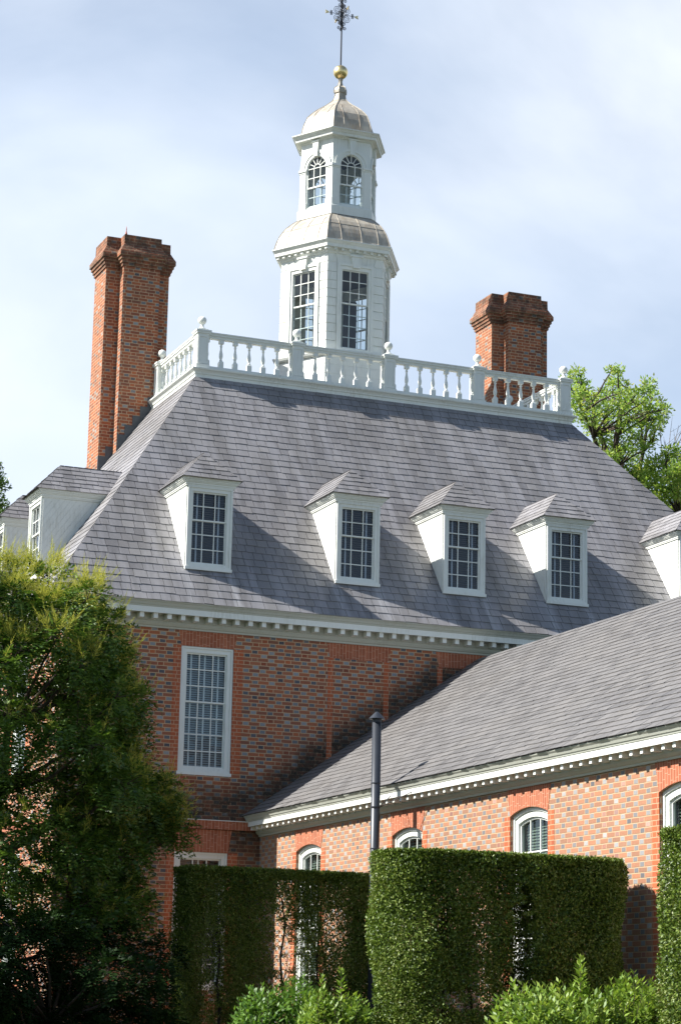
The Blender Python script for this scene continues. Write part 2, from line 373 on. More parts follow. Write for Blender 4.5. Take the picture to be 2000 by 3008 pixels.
# ---------------------------------------------------------------- windows
def window(parent, F, u0, u1, z0, zs, rise=0.0, cas=.10, cols=3, rows=(3, 4), d=-.02, blind=None, name='window', glass='glass', back=True, mw=.020, surr=None):
    """casing with a sash of small panes; rows=(upper, lower)"""
    A = arc(u0, u1, zs, rise)
    i0, i1 = u0+cas, u1-cas
    B = arc(i0, i1, zs-(cas if rise < 1e-4 else cas*.9), rise*.8 if rise else 0)
    out = [(u0, z0)]+A+[(u1, z0)]; inn = [(i0, z0+cas*.8)]+B+[(i1, z0+cas*.8)]
    mb = MB(); mb.ring(F, out, inn, d-.10, d, 0)
    # stepped inner moulding
    s2 = cas*.38
    C2 = arc(i0-.001+0, i1+.001, B[0][1], rise*.8 if rise else 0); j0, j1 = i0-.002, i1+.002
    m0 = cas*.55
    o2 = [(u0+.001, z0+.001)]+arc(u0+.001, u1-.001, zs-.001, rise)+[(u1-.001, z0+.001)]
    w2 = cas*.34
    inn2 = [(u0+w2, z0+w2)]+arc(u0+w2, u1-w2, zs-w2, rise*.93 if rise else 0)+[(u1-w2, z0+w2)]
    mb.ring(F, o2, inn2, d-.002, d+.022, 0)
    mb.rect(F, u0-.02, u1+.02, z0-.055, z0+.004, d-.1, d+.045, 0)      # sill
    win = mb.build(name, M['white'], parent)
    # sash
    zt = B[0][1]; zb = z0+cas*.8; H = zt-zb; n = rows[0]+rows[1]; rail = zb+H*rows[1]/n
    sm = MB(); ds = d-.055
    sb = .028
    for (a, b, e, dd) in ((zb, rail+.012, False, ds), (rail-.012, None, True, ds+.022)):
        ra = rise*.8 if (e and rise) else 0; top = zt if e else b
        so_ = [(i0-.003, a)]+arc(i0-.003, i1+.003, top+(.003 if e else 0), ra)+[(i1+.003, a)]
        si_ = [(i0+sb, a+sb)]+arc(i0+sb, i1-sb, top-sb, ra*.92)+[(i1-sb, a+sb)]
        sm.ring(F, so_, si_, dd-.03, dd, 0)
        k = rows[0] if e else rows[1]
        for c in range(1, cols):
            uc = i0+(i1-i0)*c/cols; zt_ = arcz(uc, i0, i1, zt, ra) if e else b
            sm.rect(F, uc-mw/2, uc+mw/2, a+sb-.004, zt_-.01, dd-.022, dd-.003, 0)
        for r in range(1, k):
            zr = a+(top-a)*r/k; sm.rect(F, i0+sb-.004, i1-sb+.004, zr-mw/2, zr+mw/2, dd-.021, dd-.004, 0)
    sash = sm.build('sash', M['white'], win)
    gm = MB(); gm.face([F.p(a, b, ds-.018) for a, b in [(i0+.01, zb+.01), (i1-.01, zb+.01)]+list(reversed(arc(i0+.01, i1-.01, zt-.01, rise*.75 if rise else 0)))])
    gm.build('pane', M[glass], win)
    if blind:
        sl_, st_, strips = blind
        bm_ = MB(); db = ds-.07; zz = zb
        while zz < zt+rise*.6:
            bm_.prism(F, [(i0, zz), (i1, zz), (i1, zz+.009), (i0, zz+.009)], db-.03, db-.002, 0)
            a = [F.p(i0, zz, db), F.p(i1, zz, db), F.p(i1, zz+.028, db-.02), F.p(i0, zz+.028, db-.02)]; bm_.face(a, 0); zz += .043
        for q in strips:
            uc = i0+(i1-i0)*q; bm_.rect(F, uc-.015, uc+.015, zb, zt, db, db+.012, 1)
        bm_.build('blind', [M[sl_], M[st_]], win)
    if back:
        bk = MB(); bk.rect(F, i0-.03, i1+.03, zb-.03, zt+rise+.03, d-.62, d-.60, 0)
        bk.rect(F, i0-.05, i0-.03, zb-.03, zt+rise+.03, d-.60, d-.10, 0); bk.rect(F, i1+.03, i1+.05, zb-.03, zt+rise+.03, d-.60, d-.10, 0)
        bk.rect(F, i0-.05, i1+.05, zt+rise+.03, zt+rise+.05, d-.62, d-.10, 0); bk.rect(F, i0-.05, i1+.05, zb-.05, zb-.03, d-.62, d-.10, 0)
        bk.build('room_lining', M['dark'], win)
    if surr:
        ztop, jl, jr, sp, z1 = surr
        A = arc(u0, u1, z1, rise, 10); a_ = MB(); a_.prism(F, A+[(u1+sp, ztop), (u0-sp, ztop)], -.02, .006); a_.build('brick_arch', M['arch'], win)
        for q0, q1 in ((u0-jl, u0), (u1, u1+jr)):
            j_ = MB(); j_.rect(F, q0, q1, z0, z1, -.01, .004); j_.build('brick_jamb', M['rub'], win)
    return win

def wall_holes(mb, F, u0, u1, z0, z1, cols_, th, mi=0):
    """cols_: list of (a, b, [(zlo, zspring, rise), ...]) sorted; wall solid built round its openings"""
    u = u0
    for a, b, hs in cols_:
        mb.rect(F, u, a, z0, z1, -th, 0, mi); z = z0
        for (zl, zs, rise) in hs:
            mb.rect(F, a, b, z, zl, -th, 0, mi); z = None
            nxt = [h[0] for h in hs if h[0] > zs+rise]; top = min(nxt) if nxt else z1
            zb = zs
            if rise:
                A = arc(a, b, zs, rise); ztop = zs+rise+.02
                for i in range(len(A)-1): mb.prism(F, [A[i], A[i+1], (A[i+1][0], ztop), (A[i][0], ztop)], -th, 0, mi)
                zb = ztop
            z = zb
        mb.rect(F, a, b, z, z1, -th, 0, mi); u = b
    mb.rect(F, u, u1, z0, z1, -th, 0, mi)

# ---------------------------------------------------------------- the main house
Wd, Dp = 16.46, 14.904; EX, EZ = -.4243, 9.3636; DX, DY, DZ = 3.7238, 4.1061, 15.0938
TF = (DZ-EZ)/(DY-EX); TS = (DZ-EZ)/(DX-EX)
house = empty('brick_mansion', 'tall red brick mansion with steep slate hipped roof, dormers, white balustrade and cupola', 'mansion')
FF = Fr((0, 0, 0), (1, 0, 0), (0, -1, 0))           # front wall, z absolute
FL = Fr((0, 0, 0), (0, -1, 0), (-1, 0, 0))          # left wall, u = -y
bays = [2.8215, 5.9163, 8.23, 10.5437, 13.6385]
side_b = [2.95, 5.95, 8.95, 11.95]
wh = [(2.30, 4.756, 0), (6.2375, 8.6063, 0)]
mb = MB()
wall_holes(mb, FF, 0, Wd, 0, 8.93, [(2.299, 3.344, wh)], .35)
wall_holes(mb, FL, -Dp, -.35, 0, 8.93, [(-s-.52, -s+.52, wh) for s in reversed(side_b)], .35)
mb.box(Wd-.35, Wd, .35, Dp, 0, 8.93); mb.box(.35, Wd-.35, Dp-.35, Dp, 0, 8.93)
mb.build('wall', M['brick'], house)
for z0, z1 in ((6.2375, 8.6063), (2.30, 4.756)):
    window(house, FF, 2.299, 3.344, z0, z1, cas=.115, rows=(3, 4), d=-.035, blind=('slatl', 'stile', (1/6, .5, 5/6)) if z0 > 5 else ('slatd', 'stile', (.5,)), surr=(8.898 if z0 > 5 else 5.178, .155, .19, .07, z1))
    for s in side_b:
        window(house, FL, -s-.52, -s+.52, z0, z1, cas=.115, rows=(3, 4), d=-.035, blind=('slatl', 'stile', (1/6, .5, 5/6)), surr=(8.898 if z0 > 5 else 5.178, .155, .155, .07, z1))
def flat_arch(mb, F, u0, u1, z0, z1, sp=.07, d=.005): mb.prism(F, [(u0, z0), (u1, z0), (u1+sp, z1), (u0-sp, z1)], -.02, d)
for c in bays[1:3]:                                   # blind bays on the garden front
    ar = MB(); flat_arch(ar, FF, c-.60, c+.60, 8.60, 8.898, .08); ar.build('brick_arch', M['arch'], house)
    for q in (-1, 1):
        ja = MB(); ja.rect(FF, *sorted((c+q*.53, c+q*.64)), 5.37, 8.60, -.01, .004); ja.build('brick_jamb', M['rub'], house)
bc = MB()
for z0, z1, o_ in ((5.19, 5.345, .055), (5.345, 5.358, .075)):
    mi = 0 if z1 < 5.35 else 1
    bc.rect(FF, -o_, Wd+o_, z0, z1, -.01, o_, mi); bc.rect(FL, -Dp, -.0, z0, z1, -.01, o_, mi)
bc.build('belt_course', [M['arch'], M['white']], house)

def rect_loop(x0, x1, y0, y1, o, z): return [(x0-o, y0-o, z), (x1+o, y0-o, z), (x1+o, y1+o, z), (x0-o, y1+o, z)]
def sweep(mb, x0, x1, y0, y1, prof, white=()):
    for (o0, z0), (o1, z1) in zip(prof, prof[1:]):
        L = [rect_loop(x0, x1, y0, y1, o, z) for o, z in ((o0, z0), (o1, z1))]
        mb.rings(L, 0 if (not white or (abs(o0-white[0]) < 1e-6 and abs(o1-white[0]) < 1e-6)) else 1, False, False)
cn = MB()
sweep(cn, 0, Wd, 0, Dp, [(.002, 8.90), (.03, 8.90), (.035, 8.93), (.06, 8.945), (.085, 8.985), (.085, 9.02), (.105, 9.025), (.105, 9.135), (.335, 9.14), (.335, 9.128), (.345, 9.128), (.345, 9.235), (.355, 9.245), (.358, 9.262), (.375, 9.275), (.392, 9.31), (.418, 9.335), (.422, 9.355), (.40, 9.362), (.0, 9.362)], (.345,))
for k in range(62):
    x = .06+k*.2793*.965+.0
    if x < Wd-.05: cn.rect(FF, x-.042, x+.042, 9.035, 9.137, .10, .30)
for k in range(55):
    y = -.06-k*.27
    if y > -Dp+.1: cn.rect(FL, y-.042, y+.042, 9.035, 9.137, .10, .30)
cn.build('cornice', [M['white'], M['trim_shade']], house)

rf = MB()
A0, B0, C0, D0 = (EX, EX, EZ), (Wd-EX, EX, EZ), (Wd-EX, Dp-EX, EZ), (EX, Dp-EX, EZ)
A1, B1, C1, D1 = (DX, DY, DZ), (Wd-DX, DY, DZ), (Wd-DX, Dp-DY, DZ), (DX, Dp-DY, DZ)
nF = Vector((0, -TF, 1)).normalized(); nL = Vector((-TS, 0, 1)).normalized()
slates(rf, [A0, B0, B1, A1], (1, 0, 0), (0, 1, TF), nF)
slates(rf, [D0, A0, A1, D1], (0, -1, 0), (1, 0, TS), nL)
rf.face([B0, C0, C1, B1], 0); rf.face([C0, D0, D1, C1], 0)
rf.build('roof', [M['slate'], M['under']], house)

# dormers
def dormer(F, c, T, zb, peak_lab=None):
    """F: frame with u along the wall, origin so that d=0 is the dormer front; c: centre u"""
    hw = .4753; zt = 11.84; back = lambda z: -(z-zb)/T
    mb = MB()
    for s in (-1, 1):
        u = c+s*hw; a, b = (u, u-s*.05)
        pts = [(-.0, zb-.0), (-.0, zt), (back(zt), zt)]
        mb.loft([F.p(a-s*.008, z, d_) for d_, z in pts], [F.p(b, z, d_) for d_, z in pts])
        kk = 0.0
        while kk < zt-zb-.02:          # sloping boards, parallel to the roof
            k1 = min(kk+.165, zt-zb-.004); g = .007
            q = [(0, zb+kk+g), (0, zb+k1), (back(zt-k1), zt), (back(zt-kk-g), zt)]
            mb.loft([F.p(a, z, d_) for d_, z in q], [F.p(a-s*.012, z, d_) for d_, z in q]); kk += .165
    mb.rect(F, c-hw+.05, c+hw-.05, zt-.07, zt, -.05, 0)
    mb.rect(F, c-hw+.05, c+hw-.05, zb-.02, zb+.06, -.05, 0)
    # eaves moulding on three sides; lead apron at the foot
    ap = MB(); ap.loft([F.p(c-hw-.04, zb-.045, .035), F.p(c+hw+.04, zb-.045, .035), F.p(c+hw+.04, zb+.0, .004), F.p(c-hw-.04, zb+.0, .004)], [F.p(c-hw-.04, zb-.055, .025), F.p(c+hw+.04, zb-.055, .025), F.p(c+hw+.04, zb-.02, -.02), F.p(c-hw-.04, zb-.02, -.02)])
    for o_, za, zz in ((.022, zt-.085, zt-.06), (.035, zt-.06, zt-.02), (.06, zt-.02, zt+.0), (.078, zt+.0, zt+.025), (.098, zt+.025, zt+.05), (.108, zt+.05, zt+.07)):
        mb.rect(F, c-hw-o_, c+hw+o_, za, zz, back(za)-.1, o_+.02)
    body = mb.build('dormer', M['white'], house); ap.build('flashing', M['flash'], body)
    window(body, F, c-hw+.02, c+hw-.02, zb+.03, zt-.085, cas=.10, rows=(2, 3), d=.02, blind=('slatd', 'stile', (.19, .81)), glass='glassd', mw=.018)
    e = zt+.07; pk = e+.62; he = hw+.125; fe = .165; rd = -.42
    r = MB(); dr = -(pk-zb)/T; P = F.p
    L0, L1 = P(c-he, e, fe), P(c-he, e, back(e)-.05); R0, R1 = P(c+he, e, fe), P(c+he, e, back(e)-.05); K, K1 = P(c, pk, rd), P(c, pk, dr-.05)
    def pl(pts):
        a, b, c_ = [Vector(q) for q in pts[:3]]; U = (b-a).normalized(); n = U.cross(c_-a).normalized()
        if n.z < 0: n = -n
        V = n.cross(U);
        if V.z < 0: V = -V
        slates(r, pts, U, V, n, .15, .22, 0, .010, .003)
    pl([L0, R0, K]); pl([L0, L1, K1, K]); pl([R0, R1, K1, K])
    r.face([L0, R0, R1, L1], 1)
    r.build('dormer_roof', [M['slate'], M['under']], body)
yD, zbm = .1791, 10.1341
for b in bays: dormer(Fr((0, yD, 0), (1, 0, 0), (0, -1, 0)), b, TF, zbm)
xDs = EX+(zbm-EZ)/TS
for s in side_b: dormer(Fr((xDs, 0, 0), (0, -1, 0), (-1, 0, 0)), -s, TS, zbm)

# chimneys
def chimney(mir, pot):
    X = lambda x: Wd-x if mir else x
    x0, x1, p0, p1 = 2.62, 4.12, 2.945, 3.81; y0, y1, q0, q1 = 7.5, 8.4, 7.2, 8.7
    base = [(x0, y0, -1, -1), (p0, y0, -1, -1), (p0, q0, -1, -1), (p1, q0, 1, -1), (p1, y0, 1, -1), (x1, y0, 1, -1), (x1, y1, 1, 1), (p1, y1, 1, 1), (p1, q1, 1, 1), (p0, q1, -1, 1), (p0, y1, -1, 1), (x0, y1, -1, 1)]
    def loop(o, z): return [(X(x+o*sx), y+o*sy, z) for x, y, sx, sy in base]
    mb = MB(); mb.rings([loop(0, 11.5), loop(0, 18.42)], 0)
    ch = mb.build('chimney', M['brickc'], house)
    cp = MB()
    cp.rings([loop(.002, 18.40), loop(.028, 18.405), loop(.028, 18.475), loop(.055, 18.48), loop(.055, 18.55), loop(.085, 18.555), loop(.085, 18.625), loop(.118, 18.63), loop(.118, 18.73), loop(.08, 18.80), loop(.012, 18.93), loop(.008, 19.15), loop(-.06, 19.16)], 0)
    cp.build('chimney_cap', M['cap'], ch)
    fl = MB()
    k = 0; x = x0-.005
    while x < p1+.05:      # stepped flashing along the slope of the side roof
        xe = x+.17; yy = q0 if p0-.01 < x < p1-.02 else y0
        zt = EZ+TS*(x-EX)+.42; zl = EZ+TS*(x-EX)-.2
        fl.box(*sorted((X(x), X(xe))), yy-.012, yy+.02, zl, zt); x = xe
    fl.build('flashing', M['flash'], ch)
    if pot:
        f = MB(); f.lathe((X(3.0), 7.3), [(.035, 19.15), (.02, 19.22), (.008, 19.28), (.012, 19.30), (.003, 19.38)], 8); f.build('chimney_finial', M['terra'], ch, True)
chimney(False, True); chimney(True, False)

# deck and balustrade
bal = MB()
sweep(bal, DX, Wd-DX, DY, Dp-DY, [(-.3, 15.07), (.012, 15.07), (.012, 15.10), (.0, 15.105), (.0, 15.165), (.02, 15.17), (.025, 15.20), (.05, 15.235), (.085, 15.262), (.09, 15.29), (.0, 15.298), (-.6, 15.30)])
xb0, xb1, yb0, yb1 = 3.877, Wd-3.877, 4.22, 7.02
def rail_run(mb, a, b):
    for (hw_, z0, z1) in ((.085, 15.30, 15.375), (.062, 16.005, 16.06), (.085, 16.06, 16.105), (.10, 16.105, 16.13)):
        if abs(a[0]-b[0]) < 1e-6: mb.box(a[0]-hw_, a[0]+hw_, a[1], b[1], z0, z1)
        else: mb.box(a[0], b[0], a[1]-hw_, a[1]+hw_, z0, z1)
px = [xb0+i*(xb1-xb0)/4 for i in range(5)]
for i in range(4): rail_run(bal, (px[i]+.11, yb0), (px[i+1]-.11, yb0))
for x in (xb0, xb1): rail_run(bal, (x, yb0+.11), (x, yb1-.10))
balu = bal.build('balustrade', M['white'], house)
def post(x, y):
    m = MB(); h = .118
    m.box(x-.15, x+.15, y-.15, y+.15, 15.30, 15.385); m.box(x-h, x+h, y-h, y+h, 15.385, 16.06)
    for sx, sy in ((0, -1), (-1, 0)):
        F = Fr((x, y, 0), (1, 0, 0) if sy else (0, -1, 0), (sx, sy, 0))
        m.ring(F, [(-h+.002, 15.40), (h-.002, 15.40), (h-.002, 16.05), (-h+.002, 16.05)], [(-h+.035, 15.45), (h-.035, 15.45), (h-.035, 16.0), (-h+.035, 16.0)], h-.005, h+.014)
    m.box(x-.13, x+.13, y-.13, y+.13, 16.045, 16.075); m.box(x-.155, x+.155, y-.155, y+.155, 16.075, 16.115); m.box(x-.17, x+.17, y-.17, y+.17, 16.115, 16.15)
    p = m.build('post', M['white'], balu)
    f = MB(); f.box(x-.11, x+.11, y-.11, y+.11, 16.15, 16.185)
    prof = [(.10, 16.185), (.085, 16.21), (.045, 16.235), (.035, 16.27), (.038, 16.30)]+[(.094*math.sin(a), 16.39-.094*math.cos(a)) for a in [R_(q) for q in range(25, 180, 14)]]+[(.003, 16.484)]
    f.lathe((x, y), prof, 20); o = f.build('ball_finial', M['white'], balu, True)
    for pl_ in o.data.polygons[:6]: pl_.use_smooth = False
for x in px: post(x, yb0)
for x in (xb0, xb1): post(x, yb1)
bm0 = MB()
prof = [(.030, .165), (.036, .175), (.030, .19), (.024, .205), (.036, .23), (.043, .27), (.042, .31), (.033, .36), (.024, .41), (.021, .45), (.022, .475), (.033, .485), (.033, .495), (.022, .505), (.026, .53), (.045, .545)]
bm0.box(-.05, .05, -.05, .05, 0, .13); bm0.loft([(-.05, -.05, .13), (.05, -.05, .13), (.05, .05, .13), (-.05, .05, .13)], [(-.03, -.03, .165), (.03, -.03, .165), (.03, .03, .165), (-.03, .03, .165)], 0)
bm0.box(-.048, .048, -.048, .048, .545, .63); bm0.lathe((0, 0), prof, 12)
b0 = bm0.build('baluster', M['white'], balu); first = True
spots = []
for i in range(4):
    a, b = px[i]+.125, px[i+1]-.125; spots += [(a+(b-a)*k/6, yb0) for k in range(7)]
for x in (xb0, xb1):
    a, b = yb0+.125, yb1-.12; spots += [(x, a+(b-a)*k/8) for k in range(9)]
for x, y in spots:
    o = b0 if first else b0.copy(); first = False
    if o is not b0: C.objects.link(o); o.parent = balu
    o.location = (x, y, 15.375)

# cupola
CX, CY = Wd/2, 7.452
def hexl(R, z): return [(CX+R*math.cos(R_(60*k)), CY+R*math.sin(R_(60*k)), z) for k in range(6)]
def faces6():
    for k in range(6):
        a = R_(30+60*k); n = (math.cos(a), math.sin(a), 0); u = (-math.sin(a), math.cos(a), 0); yield k, n, u
def hface(R, n, u): ap = R*math.cos(R_(30)); return Fr((CX+n[0]*ap, CY+n[1]*ap, 0), u, n)
cb = MB()
RB = 1.374
cb.rings([hexl(1.43, 15.29), hexl(1.43, 16.62)], 0, False, False)
for k, n, u in faces6():
    F = hface(1.43, n, u); hw = .713
    z = 15.32
    while z < 16.60: cb.rect(F, -hw, hw, z, min(z+.215, 16.61), -.02, .010); z += .222
cb.rings([hexl(1.44, 16.62), hexl(1.47, 16.63), hexl(1.52, 16.66), hexl(1.55, 16.71), hexl(1.55, 16.735), hexl(1.42, 16.77), hexl(1.30, 16.78)], 0, False, False)
cup = cb.build('cupola', M['white'], house)
cbody = MB()
for k, n, u in faces6():
    F = hface(RB, n, u); hw = RB/2
    wall = [(-hw, 16.76), (hw, 16.76), (hw, 19.13), (-hw, 19.13)]
    cbody.ring(F, wall, [(-.33, 16.87), (.33, 16.87), (.33, 18.75), (-.33, 18.75)], -.08, 0)
    # architrave round the opening
    cbody.ring(F, [(-.455, 16.80), (.455, 16.80), (.455, 18.90), (-.455, 18.90)], [(-.39, 16.84), (.39, 16.84), (.39, 18.835), (-.39, 18.835)], -.005, .045)
    cbody.ring(F, [(-.39, 16.84), (.39, 16.84), (.39, 18.835), (-.39, 18.835)], [(-.33, 16.87), (.33, 16.87), (.33, 18.75), (-.33, 18.75)], -.04, .022)
    z = 16.80; L_ = []
    while z < 18.85: L_.append(z); z += .2075
    for z in L_:          # rusticated blocks
        for s in (-1, 1): cbody.rect(F, *sorted((s*.462, s*(hw+.008))), z, z+.190, -.005, .018)
    zt0, zt1 = L_[-1]+.2075, 19.12
    us = [-hw-.008, -.50, -.30, -.10, .10, .30, .50, hw+.008]; ub = [-hw-.008, -.455, -.27, -.085, .085, .27, .455, hw+.008]
    for i in (0, 1, 2, 4, 5, 6):
        zl = 18.905
        cbody.prism(F, [(ub[i]+.005, zl), (ub[i+1]-.005, zl), (us[i+1]*1.05-.005 if i < 3 else us[i+1]*1.0-.005, zt1), (us[i]+.005, zt1)], -.005, .012)
    cbody.prism(F, [(-.085, 18.80), (.085, 18.80), (.125, 19.06), (-.125, 19.06)], 0, .085); cbody.rect(F, -.155, .155, 19.06, 19.10, 0, .11)
cbody.build('cupola_wall', M['white'], cup)
cin = MB(); cin.rings([hexl(1.26, 19.0), hexl(1.26, 19.02)], 0); cin.rings([hexl(1.26, 16.78), hexl(1.26, 16.80)], 0)
cin.box(CX-.05, CX+.05, CY-.05, CY+.05, 16.8, 19.0); cin.box(CX+.15, CX+.42, CY-.3, CY-.12, 16.8, 18.3)
cin.build('cupola_lining', M['ply'], cup)
def hsash(F, a, z0, z1, rows, cols, parent, fan=False):
    m = MB(); zr = z0+(z1-z0)*rows[1]/(rows[0]+rows[1])
    dd = -.035
    m.ring(F, [(-a, z0), (a, z0), (a, zr+.015), (-a, zr+.015)], [(-a+.022, z0+.03), (a-.022, z0+.03), (a-.022, zr-.015), (-a+.022, zr-.015)], dd-.03, dd-.005)
    if fan: top = arc(-a, a, z1, a); ti = arc(-a+.022, a-.022, z1, a-.022)
    else: top = [(-a, z1), (a, z1)]; ti = [(-a+.022, z1-.025), (a-.022, z1-.025)]
    m.ring(F, [(a, zr-.016)]+list(reversed(top))+[(-a, zr-.016)], [(a-.022, zr+.016)]+list(reversed(ti))+[(-a+.022, zr+.016)], dd, dd+.025)
    for c in range(1, cols):
        u = -a+2*a*c/cols; m.rect(F, u-.009, u+.009, z0+.02, zr, dd-.025, dd-.008); m.rect(F, u-.009, u+.009, zr, z1-.004, dd+.003, dd+.02)
    for r in range(1, rows[0]+rows[1]+(1 if fan else 0)):
        z = z0+(z1-z0)*r/(rows[0]+rows[1])
        if abs(z-zr) > .02: m.rect(F, -a+.015, a-.015, z-.009, z+.009, dd-.024 if z < zr else dd+.004, dd-.007 if z < zr else dd+.021)
    if fan:
        rr = a*.36; A = arc(-rr, rr, z1, rr, 10); Bq = arc(-rr+.016, rr-.016, z1, rr-.016, 10); m.ring(F, A, Bq, dd+.003, dd+.02, closed=False)
        for q in (30, 60, 90, 120, 150):
            cq, sq = math.cos(R_(q)), math.sin(R_(q)); m.prism(F, [(cq*rr-sq*.008, z1+sq*rr+cq*.008), (cq*rr+sq*.008, z1+sq*rr-cq*.008), (cq*a*.97+sq*.008, z1+sq*a*.97-cq*.008), (cq*a*.97-sq*.008, z1+sq*a*.97+cq*.008)], dd+.003, dd+.02)
    w = m.build('window', M['white'], parent); return w
def hpane(mb, F, a, z0, z1, fan):
    top = arc(-a, a, z1, a) if fan else [(-a, z1), (a, z1)]
    mb.face([F.p(p, q, -.035) for p, q in [(-a, z0), (a, z0)]+list(reversed(top))])
gp = MB()
for k, n, u in faces6():
    F = hface(RB, n, u); hsash(F, .332, 16.87, 18.75, (3, 4), 3, cup); hpane(gp, F, .325, 16.88, 18.74, False)
gp.build('pane', M['glass'], cup)
cc = MB()
cc.rings([hexl(r, z) for r, z in [(1.375, 19.10), (1.42, 19.11), (1.43, 19.15), (1.45, 19.16), (1.45, 19.225), (1.545, 19.23), (1.55, 19.222), (1.555, 19.222), (1.56, 19.30), (1.575, 19.31), (1.60, 19.345), (1.6255, 19.365), (1.6255, 19.388), (1.58, 19.40)]], 0, False, False)
for k, n, u in faces6():
    F = hface(1.45, n, u)
    for i in range(9):
        q = -.725+1.45*i/8
        if i in (0, 8): q *= .985
        cc.rect(F, q-.034, q+.034, 19.165, 19.226, -.01, .062)
cc.build('cupola_cornice', M['white'], cup)
def hdome(name, prof, ribs, parent):
    m = MB(); m.rings([hexl(r, z) for r, z in prof], 0, False, False)
    for k in range(6):
        a = R_(60*k); m.tube([(CX+r*math.cos(a), CY+r*math.sin(a), z) for r, z in prof], .014, 6)
    for k, n, u in faces6():
        for q in ribs:
            pts = [(CX+n[0]*(r*.866+.003)+u[0]*q*min(1, r/prof[0][0]+.25), CY+n[1]*(r*.866+.003)+u[1]*q*min(1, r/prof[0][0]+.25), z) for r, z in prof if abs(q) < r*.45]
            if len(pts) > 1: m.tube(pts, .008, 5)
    for i in (len(prof)//2,):
        L = hexl(prof[i][0]+.004, prof[i][1]); m.tube(L+[L[0]], .006, 5)
    return m.build(name, M['lead'], parent)
hdome('dome', [(1.59, 19.395), (1.57, 19.43), (1.545, 19.52), (1.51, 19.62), (1.46, 19.73), (1.385, 19.85), (1.30, 19.96), (1.19, 20.06), (1.08, 20.15), (.97, 20.22)], (-.42, .08, .5), cup)

# lantern
lt = MB(); lt.rings([hexl(1.03, 20.20), hexl(1.03, 20.41), hexl(1.0, 20.43), hexl(.85, 20.44)], 0, False, False)
lan = lt.build('lantern', M['white'], house)
RL = .953; lw = MB()
for k, n, u in faces6():
    F = hface(RL, n, u); hw = RL/2; a = .285; zs = 21.45
    lw.rect(F, -hw, -a, 20.42, zs, -.06, 0); lw.rect(F, a, hw, 20.42, zs, -.06, 0); lw.rect(F, -a, a, 20.42, 20.49, -.06, 0)
    A = arc(-a, a, zs, a, 16); lw.prism(F, [(-hw, zs)]+A+[(hw, zs), (hw, 22.16), (-hw, 22.16)], -.06, 0)
    O = arc(-.43, .43, zs, .43, 18); I = arc(-.36, .36, zs, .36, 18); I2 = arc(-a, a, zs, a, 18)
    lw.ring(F, O, I, -.005, .032, closed=False); lw.ring(F, I, I2, -.005, .016, closed=False)
    for s in (-1, 1):
        lw.rect(F, *sorted((s*(a+.03), s*(hw+.012))), 20.60, 21.36, -.005, .022); lw.rect(F, *sorted((s*(a+.01), s*(hw+.02))), 20.43, 20.60, -.005, .034)
        lw.rect(F, *sorted((s*(a+.01), s*(hw+.02))), 21.36, 21.40, -.005, .034); lw.rect(F, *sorted((s*(a-.0), s*(hw+.035))), 21.40, 21.455, -.005, .055)
    lw.prism(F, [(-.05, 21.72), (.05, 21.72), (.085, 22.08), (-.085, 22.08)], 0, .07); lw.rect(F, -.11, .11, 22.08, 22.11, 0, .09)
lw.build('lantern_wall', M['white'], lan)
gp = MB()
for k, n, u in faces6():
    F = hface(RL, n, u); hsash(F, .287, 20.50, 21.45, (2, 2), 3, lan, True); hpane(gp, F, .28, 20.51, 21.45, True)
gp.build('pane', M['glass'], lan)
li = MB(); li.rings([hexl(.86, 21.98), hexl(.86, 22.0)], 0); li.box(CX-.03, CX+.03, CY-.03, CY+.03, 20.4, 22); li.build('lantern_lining', M['ply'], lan)
lc = MB(); lc.rings([hexl(r, z) for r, z in [(.955, 22.09), (.99, 22.10), (1.0, 22.13), (1.10, 22.15), (1.11, 22.14), (1.12, 22.20), (1.14, 22.21), (1.17, 22.25), (1.207, 22.27), (1.207, 22.292), (1.0, 22.345), (.9, 22.36)]], 0, False, False)
lc.build('lantern_cornice', M['white'], lan)
hdome('lantern_dome', [(.975, 22.35), (.96, 22.42), (.945, 22.52), (.905, 22.65), (.83, 22.83), (.75, 22.92), (.668, 23.0), (.57, 23.08), (.472, 23.15), (.37, 23.22), (.285, 23.29), (.21, 23.36), (.166, 23.42), (.14, 23.50), (.132, 23.58), (.155, 23.59), (.16, 23.66), (.15, 23.72), (.10, 23.76), (.06, 23.80), (.035, 23.90), (.055, 23.975)], (-.2, .2), lan)

